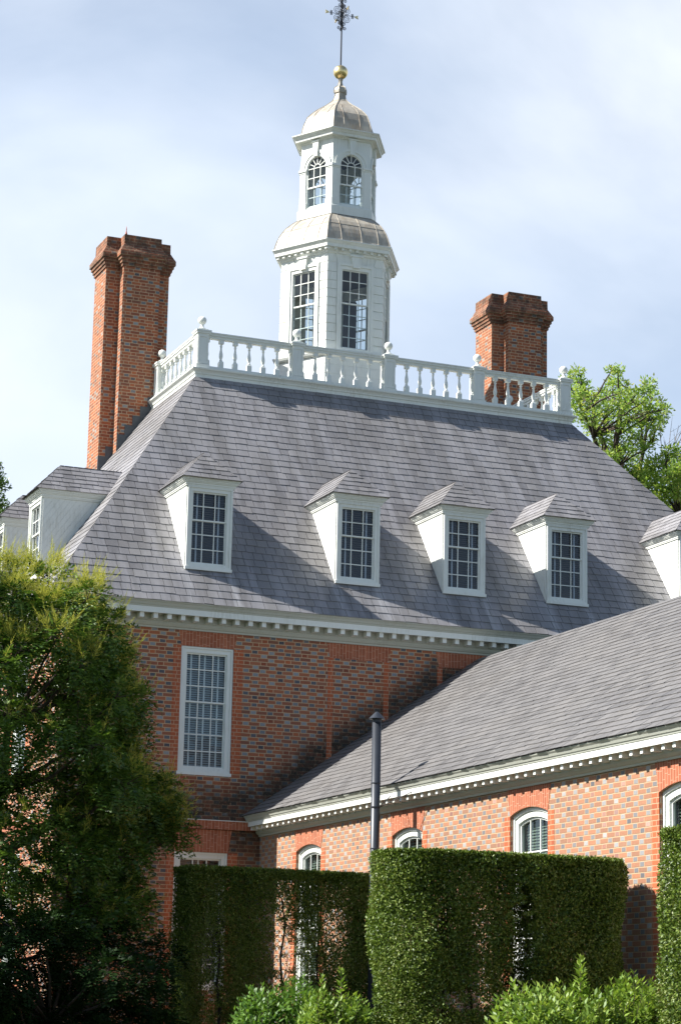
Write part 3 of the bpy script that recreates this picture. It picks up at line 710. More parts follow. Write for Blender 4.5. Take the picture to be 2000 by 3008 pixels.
# weather vane
vn = MB(); vn.tube([(CX, CY, 23.95), (CX, CY, 26.6)], .020, 8)
vane = vn.build('weather_vane', M['iron'], house)
g = MB(); g.lathe((CX, CY), [(.174*math.sin(a), 24.143-.174*math.cos(a)) for a in [R_(2+q*8) for q in range(23)]], 28); g.build('gilded_ball', M['gold'], vane, True)
def spiral(m, c, ax, sx, sz, R, turns=2.0, r=.007, start=0):
    pts = []
    for i in range(34):
        f = i/33; a = start+f*turns*2*math.pi; rr = R*(1-.86*f)
        pts.append((c[0]+ax[0]*sx*rr*math.cos(a), c[1]+ax[1]*sx*rr*math.cos(a), c[2]+sz*rr*math.sin(a)))
    m.tube(pts, r, 5)
sp = MB(); ZC = 25.65
for ax in ((1, 0), (0, 1)):
    for sx in (-1, 1):
        for sz in (-1, 1):
            spiral(sp, (CX+ax[0]*sx*.12, CY+ax[1]*sx*.12, ZC+sz*.115), ax, sx, sz, .105, 2.2, .0075, math.pi)
            spiral(sp, (CX+ax[0]*sx*.28, CY+ax[1]*sx*.28, ZC+sz*.04), ax, sx, sz, .032, 1.5, .007, 2.5)
            spiral(sp, (CX+ax[0]*sx*.055, CY+ax[1]*sx*.055, ZC+sz*.24), ax, -sx, -sz, .05, 1.6, .008)
        spiral(sp, (CX+ax[0]*sx*.075, CY+ax[1]*sx*.075, ZC-.35), ax, sx, 1, .048, 1.6, .008, math.pi)
        spiral(sp, (CX+ax[0]*sx*.075, CY+ax[1]*sx*.075, ZC+.36), ax, sx, -1, .048, 1.6, .008, math.pi)
        sp.tube([(CX, CY, ZC), (CX+ax[0]*sx*.36, CY+ax[1]*sx*.36, ZC)], .008, 5)
sp.tube([(CX, CY, ZC-.40), (CX, CY, ZC-.3), (CX, CY, ZC), (CX, CY, ZC+.3), (CX, CY, ZC+.4)], [.022, .032, .038, .030, .022], 8)
sp.build('scrollwork', M['iron'], vane)
for ax in ((1, 0), (0, 1)):
    for sx in (-1, 1):
        tm = MB(); F = Fr((CX, CY, ZC), (ax[0], ax[1], 0), (-ax[1], ax[0], 0)); tm.prism(F, [(sx*.34, -.012), (sx*.40, -.035), (sx*.43, -.045), (sx*.415, 0), (sx*.43, .045), (sx*.40, .035), (sx*.34, .012)], -.012, .012)
        tm.build('gilded_pointer', M['gold'], vane)

# ---------------------------------------------------------------- the low wing
XE, XW, ZW, XR, ZR = 3.6509, 3.9768, 5.4723, 8.4714, 8.8015; YW = -30.0
TW = (ZR-ZW)/(XR-XE)
wing = empty('brick_wing', 'long low brick wing with plain grey slate roof and arched windows joined to the mansion', 'building')
FW = Fr((XW, 0, 0), (0, -1, 0), (-1, 0, 0))
wins = [1.93+4.335*i for i in range(6)]; ww = 1.20
mb = MB(); wall_holes(mb, FW, .0, -YW, 0, 5.12, [(a, a+ww, [(2.0, 4.70, .10)]) for a in wins], .35)
X2 = 2*XR-XW; mb.box(X2-.35, X2, YW, -.01, 0, 5.12); mb.box(XW+.35, X2-.35, YW, YW+.35, 0, 5.12)
mb.build('wall', M['brickw'], wing)
for a in wins: window(wing, FW, a, a+ww, 2.0, 4.70, .10, cas=.13, rows=(3, 3), d=-.07, blind=('slatg', 'slatg', ()), surr=(5.108, .19, .19, .10, 4.70))
cn = MB()
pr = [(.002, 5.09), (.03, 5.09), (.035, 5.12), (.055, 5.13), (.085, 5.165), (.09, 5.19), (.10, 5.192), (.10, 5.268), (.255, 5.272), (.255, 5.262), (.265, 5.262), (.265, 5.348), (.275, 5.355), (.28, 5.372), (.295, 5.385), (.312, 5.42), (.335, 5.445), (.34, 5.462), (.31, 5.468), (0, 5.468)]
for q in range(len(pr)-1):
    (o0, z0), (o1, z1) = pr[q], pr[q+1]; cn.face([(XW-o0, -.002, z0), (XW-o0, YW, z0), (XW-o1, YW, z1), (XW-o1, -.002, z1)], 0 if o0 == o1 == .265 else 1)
for k in range(108):
    u = .14+k*.278; cn.rect(FW, u-.038, u+.038, 5.195, 5.270, .09, .225)
cn.build('cornice', [M['white'], M['trim_shade']], wing)
rf = MB(); nW = Vector((-TW, 0, 1)).normalized()
slates(rf, [(XE-.02, -.003, ZW), (XE-.02, YW, ZW), (XR, YW, ZR), (XR, -.003, ZR)], (0, -1, 0), (1, 0, TW), nW, .18, .25, 0, .010)
rf.face([(XR, 0, ZR), (XR, YW, ZR), (2*XR-XE, YW, ZW), (2*XR-XE, 0, ZW)], 0); rf.face([(XW, YW+.2, 5.1), (X2, YW+.2, 5.1), (XR, YW+.2, ZR-.02)], 1)
rf.build('roof', [M['slatew'], M['under']], wing)

# ---------------------------------------------------------------- stove pipe
PX, PY, PR = 3.345, -7.03, .074
vp = MB(); vp.lathe((PX, PY), [(PR, 0), (PR, 6.50)], 24)
vpo = vp.build('stovepipe', M['pipe'], None, True); tag(vpo, 'tall dark grey metal stovepipe with a cone cap rising beside the wing cornice', 'stovepipe')
cp = MB(); cp.lathe((PX, PY), [(.128, 6.49), (.134, 6.497), (.03, 6.60), (.005, 6.612)], 24); cp.lathe((PX, PY), [(.075, 6.44), (.075, 6.50)], 24); cp.build('rain_cap', M['pipe'], vpo)
for z in (3.4, 4.42, 5.46):
    j = MB(); j.lathe((PX, PY), [(PR+.001, z-.012), (PR+.006, z-.006), (PR+.006, z+.006), (PR+.001, z+.012)], 24); j.build('joint_band', M['pipe'], vpo)
bk = MB(); bk.lathe((PX, PY), [(PR+.001, 5.06), (PR+.007, 5.065), (PR+.007, 5.085), (PR+.001, 5.09)], 24)
bk.tube([(PX+.06, PY-.02, 5.08), (3.72, PY-.62, 5.30)], .007, 6); bk.tube([(PX+.06, PY+.02, 5.08), (3.72, PY+.25, 5.30)], .007, 6); bk.build('bracket', M['iron'], vpo)

# ---------------------------------------------------------------- foliage
def leaf_mesh(name, pos, dirs, nrm, L, Wd_, mat, parent=None, fold=.0, smooth=False):
    """one pointed quad leaf per row: pos base, dirs long axis, nrm approx normal, all (N,3)"""
    pos = np.asarray(pos); n = len(pos); L = np.broadcast_to(L, (n,))[:, None]; Wv = np.broadcast_to(Wd_, (n,))[:, None]
    dirs = dirs/np.maximum(np.linalg.norm(dirs, axis=1, keepdims=True), 1e-6)
    side = np.cross(dirs, nrm); side /= np.maximum(np.linalg.norm(side, axis=1, keepdims=True), 1e-6)
    up = np.cross(side, dirs)
    v = np.stack([pos, pos+dirs*L*.45+side*Wv*.5+up*L*fold, pos+dirs*L, pos+dirs*L*.45-side*Wv*.5+up*L*fold], 1).reshape(-1, 3)
    me = bpy.data.meshes.new(name); me.vertices.add(4*n); me.loops.add(4*n); me.polygons.add(n)
    me.vertices.foreach_set('co', v.astype(np.float32).ravel()); me.loops.foreach_set('vertex_index', np.arange(4*n, dtype=np.int32))
    me.polygons.foreach_set('loop_start', np.arange(0, 4*n, 4, dtype=np.int32)); me.update(calc_edges=True); me.validate()
    me.materials.append(mat); o = bpy.data.objects.new(name, me); C.objects.link(o)
    if parent: o.parent = parent
    return o
rs = np.random.RandomState(11)
def unit(n): a = rs.normal(size=(n, 3)); return a/np.linalg.norm(a, axis=1, keepdims=True)

M['hedge'] = mat_leaf('hedge_leaf', [(.020, .036, .006), (.044, .080, .009), (.078, .135, .012), (.125, .19, .02), (.24, .30, .07), (.10, .078, .04)], .25, .48, .03)
M['hedgecore'] = mat_simple('hedge_twigs', (.035, .028, .02), .9)
def stadium(s, x0, x1, y0, y1, r):
    """s in [0,1) round a rounded rectangle; returns points and outward normals"""
    a, b = x1-x0-2*r, y1-y0-2*r; q = math.pi*r/2; segs = [a, q, b, q, a, q, b, q]; tot = sum(segs); d = s*tot
    P = np.zeros((len(s), 2)); Nn = np.zeros((len(s), 2)); acc = 0
    cs = [(x1-r, y0+r, -90), (x1-r, y1-r, 0), (x0+r, y1-r, 90), (x0+r, y0+r, 180)]
    lin = [((x0+r, y0), (1, 0), (0, -1)), ((x1, y0+r), (0, 1), (1, 0)), ((x1-r, y1), (-1, 0), (0, 1)), ((x0, y1-r), (0, -1), (-1, 0))]
    for i, sg in enumerate(segs):
        k = (d >= acc) & (d < acc+sg+1e-9); t = d[k]-acc
        if i % 2 == 0:
            o, dr, nn = lin[i//2]; P[k] = np.array(o)+t[:, None]*np.array(dr); Nn[k] = nn
        else:
            cx_, cy_, a0 = cs[i//2]; an = np.radians(a0)+t/r; nn = np.stack([np.cos(an), np.sin(an)], 1); P[k] = np.array((cx_, cy_))+nn*r; Nn[k] = nn
        acc += sg
    return P, Nn, tot
def hedge(label, x0, x1, y0, y1, z0, z1, r, n, holes, taper=0.0, lean=0.0):
    h = empty('clipped_hedge', label, 'hedge', 'tall clipped hedges set end-on to the wing')
    _, _, per = stadium(np.array([0.]), x0, x1, y0, y1, r); H = z1-z0; top = (x1-x0)*(y1-y0)
    nt_ = int(n*top*1.6/(per*H+top)); ns = n-nt_
    P, Nn, _ = stadium(rs.rand(ns)*.99999, x0, x1, y0, y1, r); z = z0+rs.rand(ns)*H
    dep = np.abs(rs.normal(size=ns))*.075
    q = rs.rand(ns) < .45; dep[q] = .06+rs.rand(q.sum())**1.5*.34
    # slow bulges of the clipped surface
    bul = .035*np.sin(P[:, 0]*3.1+z*2.3)+.03*np.sin(P[:, 0]*7.7-z*5.1+P[:, 1]*4)
    edge = np.clip((z-(z1-.10))/.10, 0, 1); ins = dep-bul+edge**2*.06
    pos = np.column_stack([P-Nn*ins[:, None], z]); nrm = np.column_stack([Nn, np.zeros(ns)])
    pos[:, 0] += (z1-pos[:, 2])*taper*np.where(P[:, 0] < (x0+x1)/2, 1, 0)
    tp = np.column_stack([x0+rs.rand(nt_)*(x1-x0), y0+rs.rand(nt_)*(y1-y0), z1-np.abs(rs.normal(size=nt_))*.05+.03*rs.rand(nt_)])
    c = np.minimum(np.minimum(tp[:, 0]-x0, x1-tp[:, 0]), np.inf); cy_ = (y0+y1)/2
    inside = ((np.maximum(0, np.maximum(x0+r-tp[:, 0], tp[:, 0]-x1+r))/r)**2+(np.maximum(0, np.abs(tp[:, 1]-cy_)-(y1-y0)/2+r)/r)**2) < .97
    tp = tp[inside]; pos = np.vstack([pos, tp]); nrm = np.vstack([nrm, np.tile((0, 0, 1.), (len(tp), 1))])
    keep = np.ones(len(pos), bool)
    for (hx, hz, rx, rz, pr) in holes:
        e = ((pos[:, 0]-hx)/rx)**2+((pos[:, 2]-hz)/rz)**2+.5*np.sin(pos[:, 0]*21+pos[:, 2]*13)+.3*np.sin(pos[:, 2]*31-pos[:, 0]*9)
        keep &= ~((e < 1) & (rs.rand(len(pos)) < pr))
    q_ = pos*np.array((1, 1, 1.))
    vo = np.sin(q_[:, 0]*47+3*np.sin(q_[:, 2]*19))+np.sin(q_[:, 2]*53+3*np.sin(q_[:, 1]*23+q_[:, 0]*17))+np.sin(q_[:, 1]*41+q_[:, 0]*29-q_[:, 2]*37)
    dp = np.concatenate([dep, np.zeros(len(pos)-ns)]); keep &= ~((vo > .75) & (dp < .09) & (rs.rand(len(pos)) < .75))            # small dark pockets between the sprigs
    bg_ = np.sin(pos[:, 0]*4.3+1.7*np.sin(pos[:, 2]*2.9)+x0)+np.sin(pos[:, 2]*5.1-pos[:, 0]*2.2)
    keep &= ~((bg_ > 1.2) & (rs.rand(len(pos)) < .25))
    pos, nrm = pos[keep], nrm[keep]; m = len(pos)
    nr = nrm*.8+unit(m)*1.0; nr /= np.linalg.norm(nr, axis=1, keepdims=True); d = np.cross(nr, unit(m))+nrm*.25
    leaf_mesh('foliage', pos, d, nr, .024+.023*rs.rand(m), .013+.012*rs.rand(m), M['hedge'], h)
    tw = MB(); xs = np.arange(x0+.25+r, x1-.15-r*.8, .42)
    for x in xs:
        yc = (y0+y1)/2+rs.uniform(-.15, .15); p = Vector((x, yc, 0)); pts = [p.copy()]
        while p.z < z1-.7: p = p+Vector((rs.uniform(-.09, .09), rs.uniform(-.06, .06), .45)); pts.append(p.copy())
        if len(pts) > 1: tw.tube(pts, [.035*(1-.7*i/len(pts)) for i in range(len(pts))], 5)
        for k in range(14):
            b = pts[rs.randint(1, len(pts))]; e = b+Vector((rs.uniform(-.4, .4), rs.uniform(-.45, .45), rs.uniform(.1, .5))); e.x = min(max(e.x, x0+.12), x1-.12); e.y = min(max(e.y, y0+.1), y1-.1); e.z = min(e.z, z1-.12); tw.tube([b, (b+e)/2+Vector((0, 0, -.03)), e], [.012, .008, .004], 4)
    tw.build('branches', M['hedgecore'], h)
hedge('dark shaded clipped hedge in the corner between mansion and wing, left of the stovepipe', .33, 3.62, -6.75, -5.85, 0, 4.03, .20, 430000,
      [(2.05, 2.9, .28, .7, .90), (2.35, 2.3, .28, .8, .88), (1.9, 1.6, .25, .8, .85), (.25, 2.9, .10, .5, .8), (.9, 2.4, .2, .8, .8), (.95, 1.2, .12, .8, .85), (2.9, 3.2, .3, .3, .7)])
hedge('broad clipped hedge with rounded left end, right of the stovepipe', .29, 3.68, -15.0, -13.6, 0, 3.80, .64, 720000,
      [(2.02, 2.75, .16, .62, .985), (1.95, 2.15, .2, .5, .97), (1.45, 2.0, .35, .12, .9), (.95, 2.9, .12, .3, .8), (1.1, 1.9, .2, .3, .7)], taper=.03)
hedge('sunlit clipped hedge at the right edge of the photo, nearest to the viewer', 0.68, 3.7, -21.5, -20.3, 0, 3.66, .50, 380000, [])

# ---------------------------------------------------------------- trees and shrubs
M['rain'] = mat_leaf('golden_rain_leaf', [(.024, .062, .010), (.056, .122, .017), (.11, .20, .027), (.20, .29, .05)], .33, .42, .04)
M['pan'] = mat_leaf('panicle_yellow', [(.30, .34, .05), (.44, .45, .09), (.60, .57, .16)], .4, .6, .0)
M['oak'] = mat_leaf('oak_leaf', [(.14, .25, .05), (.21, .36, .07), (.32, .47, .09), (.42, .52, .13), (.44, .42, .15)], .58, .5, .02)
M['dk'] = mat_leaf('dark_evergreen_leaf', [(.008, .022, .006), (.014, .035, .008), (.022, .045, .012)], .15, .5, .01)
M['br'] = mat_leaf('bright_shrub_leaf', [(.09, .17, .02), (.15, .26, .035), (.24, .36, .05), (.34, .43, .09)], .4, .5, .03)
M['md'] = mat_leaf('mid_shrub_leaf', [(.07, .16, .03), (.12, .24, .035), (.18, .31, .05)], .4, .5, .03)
TREE = [(-2.9,-7.81,7.8,0.28),(-2.87,-5.52,6.36,0.42),(-1.89,-8.19,6.83,0.27),(-2.1,-5.29,3.29,0.42),(-3.15,-7.31,4.98,0.35),(-3.17,-8.56,5.59,0.41),(-1.91,-6.97,5.11,0.29),(-2.33,-7.33,3.85,0.26),(-2.65,-6.97,4.88,0.32),(-1.52,-7.73,3.36,0.26),(-3.61,-7.34,8.16,0.4),(-2.04,-6.42,6.98,0.45),(-2.34,-8.31,7.17,0.26),(-1.68,-7.81,4.07,0.43),(-2.85,-8.04,6.97,0.3),(-3.43,-8.39,3.13,0.42),(-1.88,-7.04,3.39,0.4),(-1.21,-6.0,4.9,0.32),(-3.24,-8.38,3.77,0.4),(-1.77,-7.14,5.53,0.27),(-2.94,-5.87,8.04,0.44),(-1.79,-7.68,6.0,0.4),(-3.46,-6.99,6.67,0.35),(-0.51,-5.9,5.98,0.32),(-0.9,-6.25,4.77,0.33),(-1.05,-5.8,6.77,0.29),(-1.86,-6.39,6.34,0.32),(-1.23,-5.52,7.98,0.28),(-2.96,-6.59,4.43,0.36),(-0.0,-5.95,5.16,0.28),(-0.57,-5.27,3.86,0.39),(-3.12,-7.64,7.14,0.36),(-2.36,-5.24,6.75,0.31),(-3.21,-6.05,7.53,0.41),(-1.15,-8.06,5.08,0.4),(-1.42,-7.64,5.4,0.27),(-3.04,-7.5,2.81,0.25),(-2.35,-7.86,4.55,0.32),(-1.99,-7.65,4.31,0.27),(-2.1,-6.78,8.24,0.39),(-1.53,-7.8,7.42,0.36),(-1.38,-7.73,3.06,0.26),(-2.22,-7.4,7.74,0.29),(-0.09,-5.63,4.92,0.3),(-1.68,-8.48,5.62,0.26),(-2.72,-7.34,5.25,0.38),(-2.08,-5.79,7.74,0.33),(-1.33,-8.1,6.39,0.27),(-0.4,-5.58,4.32,0.32),(-3.38,-7.19,5.54,0.35),(-2.88,-7.95,4.24,0.33),(-1.29,-5.45,6.8,0.29),(-2.82,-6.48,8.37,0.29),(-3.27,-8.55,6.59,0.28),(-1.18,-7.74,3.36,0.3),(-2.41,-8.5,5.73,0.26),(-1.25,-6.81,5.17,0.28),(-0.56,-6.57,3.69,0.28),(-0.7,-5.31,7.12,0.32),(-0.82,-6.16,6.22,0.32),(-3.45,-7.62,3.77,0.29),(-3.26,-6.76,4.15,0.26),(-2.25,-6.51,6.41,0.29),(-2.43,-6.5,8.36,0.28),(-2.2,-5.62,3.72,0.29),(-1.41,-5.41,3.91,0.35),(-2.36,-5.38,7.85,0.33),(-3.59,-8.46,2.76,0.3),(-1.78,-7.89,7.88,0.29),(-1.69,-5.33,5.57,0.3),(-3.08,-5.67,5.35,0.27),(-3.24,-6.64,4.69,0.27),(-1.36,-6.38,3.15,0.27),(-2.9,-7.97,6.04,0.28)]
BUSH = [(-1.92,-8.56,2.53,0.42),(-3.28,-9.83,1.45,0.3),(-2.55,-8.25,1.73,0.34),(-1.34,-7.76,2.0,0.37),(-0.79,-7.64,2.02,0.3),(-3.31,-8.88,3.04,0.33),(-3.81,-9.98,2.1,0.4),(-1.96,-8.68,1.61,0.39),(-0.49,-8.06,2.62,0.31),(-0.94,-8.23,1.65,0.36),(-3.58,-9.7,1.59,0.26),(-2.78,-7.64,1.79,0.33),(-2.28,-7.52,2.55,0.42),(-2.58,-9.14,2.9,0.29),(-3.04,-9.28,2.9,0.31),(-3.43,-9.85,2.38,0.31),(-4.03,-9.71,3.23,0.33),(-0.93,-8.3,2.67,0.29),(-2.12,-7.94,2.13,0.32),(-1.74,-7.89,2.14,0.29),(-3.59,-8.23,1.2,0.28),(-3.11,-7.74,1.17,0.27),(-3.67,-8.31,2.55,0.28),(-1.78,-9.83,2.35,0.33),(-3.11,-9.53,2.1,0.31),(-0.49,-7.84,1.91,0.27),(-1.63,-9.37,1.44,0.26),(-2.53,-8.78,1.4,0.27),(-3.69,-8.27,2.91,0.3),(-1.09,-7.84,2.83,0.27),(-0.74,-9.1,1.55,0.29),(-3.3,-8.36,2.66,0.25),(-1.11,-9.67,2.26,0.3),(-3.59,-8.45,1.51,0.27),(-1.34,-7.59,2.85,0.27),(-2.15,-8.73,2.86,0.26)]
OAK = [(26.46,27.76,23.34,0.28),(25.42,25.95,21.27,0.22),(27.58,27.24,22.39,0.21),(25.82,28.96,23.77,0.3),(26.74,26.95,20.66,0.26),(26.28,28.9,23.38,0.25),(24.9,26.7,23.32,0.22),(26.08,26.81,22.31,0.21),(27.57,27.88,22.13,0.19),(25.21,25.97,22.45,0.28),(28.24,28.95,21.55,0.19),(27.13,26.94,22.47,0.2),(25.22,28.32,23.32,0.19),(26.49,26.75,21.05,0.23),(26.94,26.34,23.06,0.22),(27.25,28.6,23.53,0.23),(25.21,27.76,23.88,0.2),(27.04,26.96,20.48,0.23),(24.26,24.66,22.22,0.19),(26.39,26.21,22.38,0.18),(26.53,27.11,21.8,0.28),(28.89,28.07,23.4,0.18),(25.7,25.58,21.93,0.22),(25.6,25.04,22.59,0.18),(27.23,27.06,22.98,0.26),(27.96,27.13,23.05,0.19),(27.11,26.37,22.5,0.26),(26.25,28.87,22.83,0.18),(28.45,28.15,24.03,0.3),(26.73,25.41,20.84,0.23),(26.33,25.22,21.11,0.22),(26.81,27.8,21.64,0.18),(25.82,26.28,21.77,0.18),(25.54,25.45,20.46,0.26),(24.37,24.69,21.55,0.28),(26.33,27.99,21.61,0.23),(28.36,28.01,22.65,0.22),(28.0,27.31,21.73,0.28),(26.74,27.07,21.46,0.27),(26.41,24.96,22.37,0.18),(25.34,26.29,21.59,0.28),(26.48,27.54,21.4,0.17),(25.87,25.36,21.5,0.22),(26.09,26.12,23.77,0.2),(26.75,26.14,21.07,0.25),(23.9,25.0,21.83,0.27),(27.15,25.14,22.27,0.19),(25.27,26.88,23.22,0.25),(27.33,26.59,21.97,0.24),(24.41,25.12,21.94,0.19),(26.84,26.76,23.11,0.26),(27.2,28.29,24.16,0.24),(25.19,25.16,22.09,0.23),(26.76,25.16,22.14,0.2),(26.91,28.0,23.75,0.28),(25.63,27.45,22.05,0.23),(27.58,27.68,20.37,0.3),(26.07,25.4,21.18,0.18),(24.21,26.32,22.35,0.19),(23.92,25.13,22.24,0.24),(23.71,25.3,22.86,0.19),(27.72,26.35,22.37,0.17),(27.07,26.49,20.35,0.19),(27.12,26.06,23.06,0.25),(27.89,28.95,22.94,0.28),(24.76,26.47,23.64,0.2),(28.08,27.05,22.09,0.26),(25.84,26.67,22.0,0.18),(28.62,28.92,21.47,0.18),(25.53,27.96,22.41,0.18),(27.15,24.66,22.16,0.17),(25.57,25.06,22.18,0.21),(26.14,25.34,21.72,0.2),(28.92,27.93,22.94,0.23),(24.76,26.33,22.86,0.21),(28.0,28.53,21.2,0.19),(27.66,28.47,23.94,0.25),(28.44,27.34,22.43,0.21),(28.31,27.5,23.47,0.2),(25.82,26.82,22.46,0.21),(26.15,27.08,21.02,0.24),(25.93,25.22,20.72,0.2),(26.18,25.69,22.48,0.19),(25.46,25.42,23.45,0.18)]
OAK2 = [(29.6,26.0,21.9,.34),(30.2,26.2,22.3,.3),(29.2,26.0,21.6,.26),(31.08,27.86,21.08,0.4),(26.92,24.19,19.67,0.28),(27.48,27.06,20.16,0.35),(28.11,24.73,17.75,0.32),(28.04,26.15,18.85,0.38),(27.15,25.39,20.31,0.41),(27.81,24.05,18.99,0.25),(29.15,27.21,19.29,0.31),(30.73,27.89,19.34,0.37),(29.86,26.48,21.46,0.36),(29.11,25.5,19.23,0.31),(30.41,26.44,19.3,0.26),(30.26,26.4,18.13,0.27),(30.78,26.97,18.7,0.35),(28.38,24.24,18.03,0.25),(28.81,25.53,20.37,0.26),(28.53,25.81,19.94,0.32),(27.41,25.12,19.49,0.41),(30.74,27.28,17.94,0.39),(29.82,25.39,19.99,0.41),(28.21,25.28,20.79,0.4),(29.12,24.45,20.58,0.36),(27.83,26.86,19.77,0.3),(29.17,27.89,21.06,0.25),(29.08,25.96,18.84,0.31),(28.62,26.89,19.53,0.38),(30.29,26.8,19.89,0.42),(27.29,24.07,20.02,0.24),(27.32,24.18,19.14,0.28),(28.56,24.63,17.58,0.26),(29.92,25.53,21.3,0.25),(29.35,27.02,18.76,0.36),(27.42,25.05,20.76,0.26),(29.05,27.74,18.84,0.27),(28.85,25.35,19.69,0.3),(26.95,25.14,19.0,0.27),(27.94,24.1,20.67,0.24),(28.78,26.27,19.42,0.31),(30.88,27.53,22.14,0.35),(27.24,24.09,19.72,0.27),(28.36,24.08,19.74,0.26),(26.99,25.42,19.86,0.29),(27.8,27.39,20.64,0.3),(28.25,27.23,19.15,0.26),(30.52,26.28,21.97,0.26),(30.06,27.21,21.29,0.32),(29.85,25.3,19.39,0.26),(27.54,27.92,20.44,0.32),(30.87,27.31,19.18,0.25),(26.54,25.49,19.39,0.25),(30.21,27.11,20.94,0.27),(28.21,25.13,20.2,0.28),(30.86,27.78,18.98,0.29),(28.97,26.11,19.18,0.25),(29.05,24.29,16.86,0.28)]
LEFT = [(4.3,25.77,16.77,0.27),(3.3,25.26,15.44,0.26),(3.86,27.57,17.02,0.21),(4.46,25.79,16.36,0.25),(3.73,25.2,17.26,0.24),(3.94,27.16,16.66,0.26),(3.23,26.0,16.75,0.22),(3.48,25.34,15.83,0.28),(4.09,26.16,17.18,0.19),(3.57,25.65,16.91,0.22),(5.17,27.53,17.73,0.29),(4.3,25.48,17.09,0.27),(3.57,27.33,17.51,0.3),(3.99,24.51,17.67,0.23),(4.01,25.62,16.08,0.18),(3.17,25.36,16.23,0.23),(4.06,25.83,15.85,0.24),(3.77,24.56,16.27,0.19),(5.07,26.48,16.86,0.22),(3.73,25.53,17.77,0.21),(4.95,27.36,16.97,0.21),(4.91,26.97,17.9,0.23),(3.78,26.21,15.72,0.19),(3.83,24.98,17.66,0.18),(4.67,25.79,17.02,0.18),(3.78,27.67,18.01,0.22),(3.71,27.57,16.47,0.19),(4.79,27.38,17.83,0.2),(3.69,25.12,16.65,0.28),(4.84,26.78,18.15,0.19),(4.46,25.07,16.02,0.18),(3.85,25.81,15.99,0.17),(3.06,24.71,15.62,0.21),(3.87,24.83,17.32,0.18),(4.5,24.26,16.1,0.18),(3.96,27.56,18.14,0.2),(4.07,26.27,16.41,0.18),(4.33,25.87,16.08,0.24),(3.41,24.82,17.27,0.18),(3.61,25.79,17.23,0.23),(3.97,24.92,17.13,0.19),(3.16,25.73,17.41,0.19),(4.01,24.68,17.41,0.2),(4.24,25.67,16.48,0.18)]
def limbs(mb, clumps, trunk, r0=.05, sag=.1, prob=1.0):
    T = [Vector(p) for p in trunk]
    for (x, y, z, r) in clumps:
        if rs.rand() > prob: continue
        c = Vector((x, y, z)); cand = [t for t in T if t.z < c.z+.3] or T
        b = min(cand, key=lambda t: (t-c).length+max(0, t.z-c.z+.8)*1.5); m = (b+c)/2+Vector((rs.uniform(-.15, .15), rs.uniform(-.15, .15), -sag*(c-b).length))
        k = (c-b).length; mb.tube([b, (b+m)/2, m, (m+c)/2+Vector((0, 0, .02*k)), c], [r0*(.4+.2*k), r0*.8, r0*.6, r0*.4, r0*.15], 5)
        for _ in range(4):
            e = c+Vector(tuple(unit(1)[0]))*r*.9; mb.tube([c*.7+m*.3, c, e], [r0*.3, r0*.2, r0*.08], 4)
def compound(clumps, per, rl, ll, lw, droop=.4, shell=.35):
    """pinnate leaves: each a drooping stalk with pairs of leaflets"""
    P, D, Nn, Ls = [], [], [], []
    for (x, y, z, r) in clumps:
        n = max(3, int(per*(r/.33)**2)); u = unit(n); rad = r*(shell+(1-shell)*rs.rand(n)**.6)
        b = np.array((x, y, z))+u*rad[:, None]*np.array((1.1, 1.1, .8)); d = u+np.array((0, 0, -droop))+rs.normal(size=(n, 3))*.35; d /= np.linalg.norm(d, axis=1, keepdims=True)
        s_ = np.cross(d, np.array((0, 0, 1.))+rs.normal(size=(n, 3))*.2); s_ /= np.linalg.norm(s_, axis=1, keepdims=True)
        nn = np.cross(s_, d)
        for k in range(5):
            t = (k+.6)/5.5; o = b+d*rl*t+np.array((0, 0, -.35*rl*t*t))
            for sg in (-1, 1):
                P.append(o); D.append(d*.55+s_*sg+rs.normal(size=(n, 3))*.18); Nn.append(nn+rs.normal(size=(n, 3))*.3); Ls.append(ll*(.75+.5*rs.rand(n))*(1-.35*t))
    L = np.concatenate(Ls); return np.vstack(P), np.vstack(D), np.vstack(Nn), L, L*lw
def blob_leaves(clumps, per, ll, lw, shell=.0, flat=.85, up=.3):
    P, D, L = [], [], []
    for (x, y, z, r) in clumps:
        n = int(per*(r/.25)**2); u = unit(n); rad = r*(shell+(1-shell)*rs.rand(n)**.5)*(1+.25*np.sin(u[:, 0]*7+x*9)*np.cos(u[:, 2]*6+z*5))
        P.append(np.array((x, y, z))+u*rad[:, None]*np.array((1, 1, flat))); D.append(u+rs.normal(size=(n, 3))*.7+np.array((0, 0, up))); L.append(ll*(.6+.8*rs.rand(n)))
    P, D, L = np.vstack(P), np.vstack(D), np.concatenate(L); return P, D, unit(len(P))+np.array((0, 0, .6)), L, L*lw

# golden rain tree
tr = empty('golden_rain_tree', 'bushy dark green tree with yellow-green flower sprays at the left corner of the mansion', 'tree')
TREE += [(-.95,-7.2,5.3,.34),(-.6,-6.4,5.6,.3),(-.75,-6.9,6.5,.3),(-.95,-6.7,7.1,.28),(-.35,-6.5,4.9,.34),(.3,-6.2,4.6,.24),(.02,-6.2,5.2,.3),(.15,-6.1,4.85,.28),(-.2,-6.3,4.55,.3),(-.75,-6.6,6.2,.32),(-.95,-6.6,6.75,.3),(-1.15,-6.6,7.4,.3),(-.9,-6.5,5.7,.35),(-1.0,-7,4.5,.35),(-.8,-7,4.1,.33),(-.55,-6.6,3.6,.3),(-.35,-6.5,3.3,.26),(-1.3,-7,3.9,.35),(-1.5,-7.0,4.7,.35),(-1.4,-6.8,6.1,.35),(-1.6,-7,7.0,.35),(.25,-6.0,4.9,.2)]
ext = [(-7.35-x, y-.4, z-.15, r) for x, y, z, r in TREE[::2]]
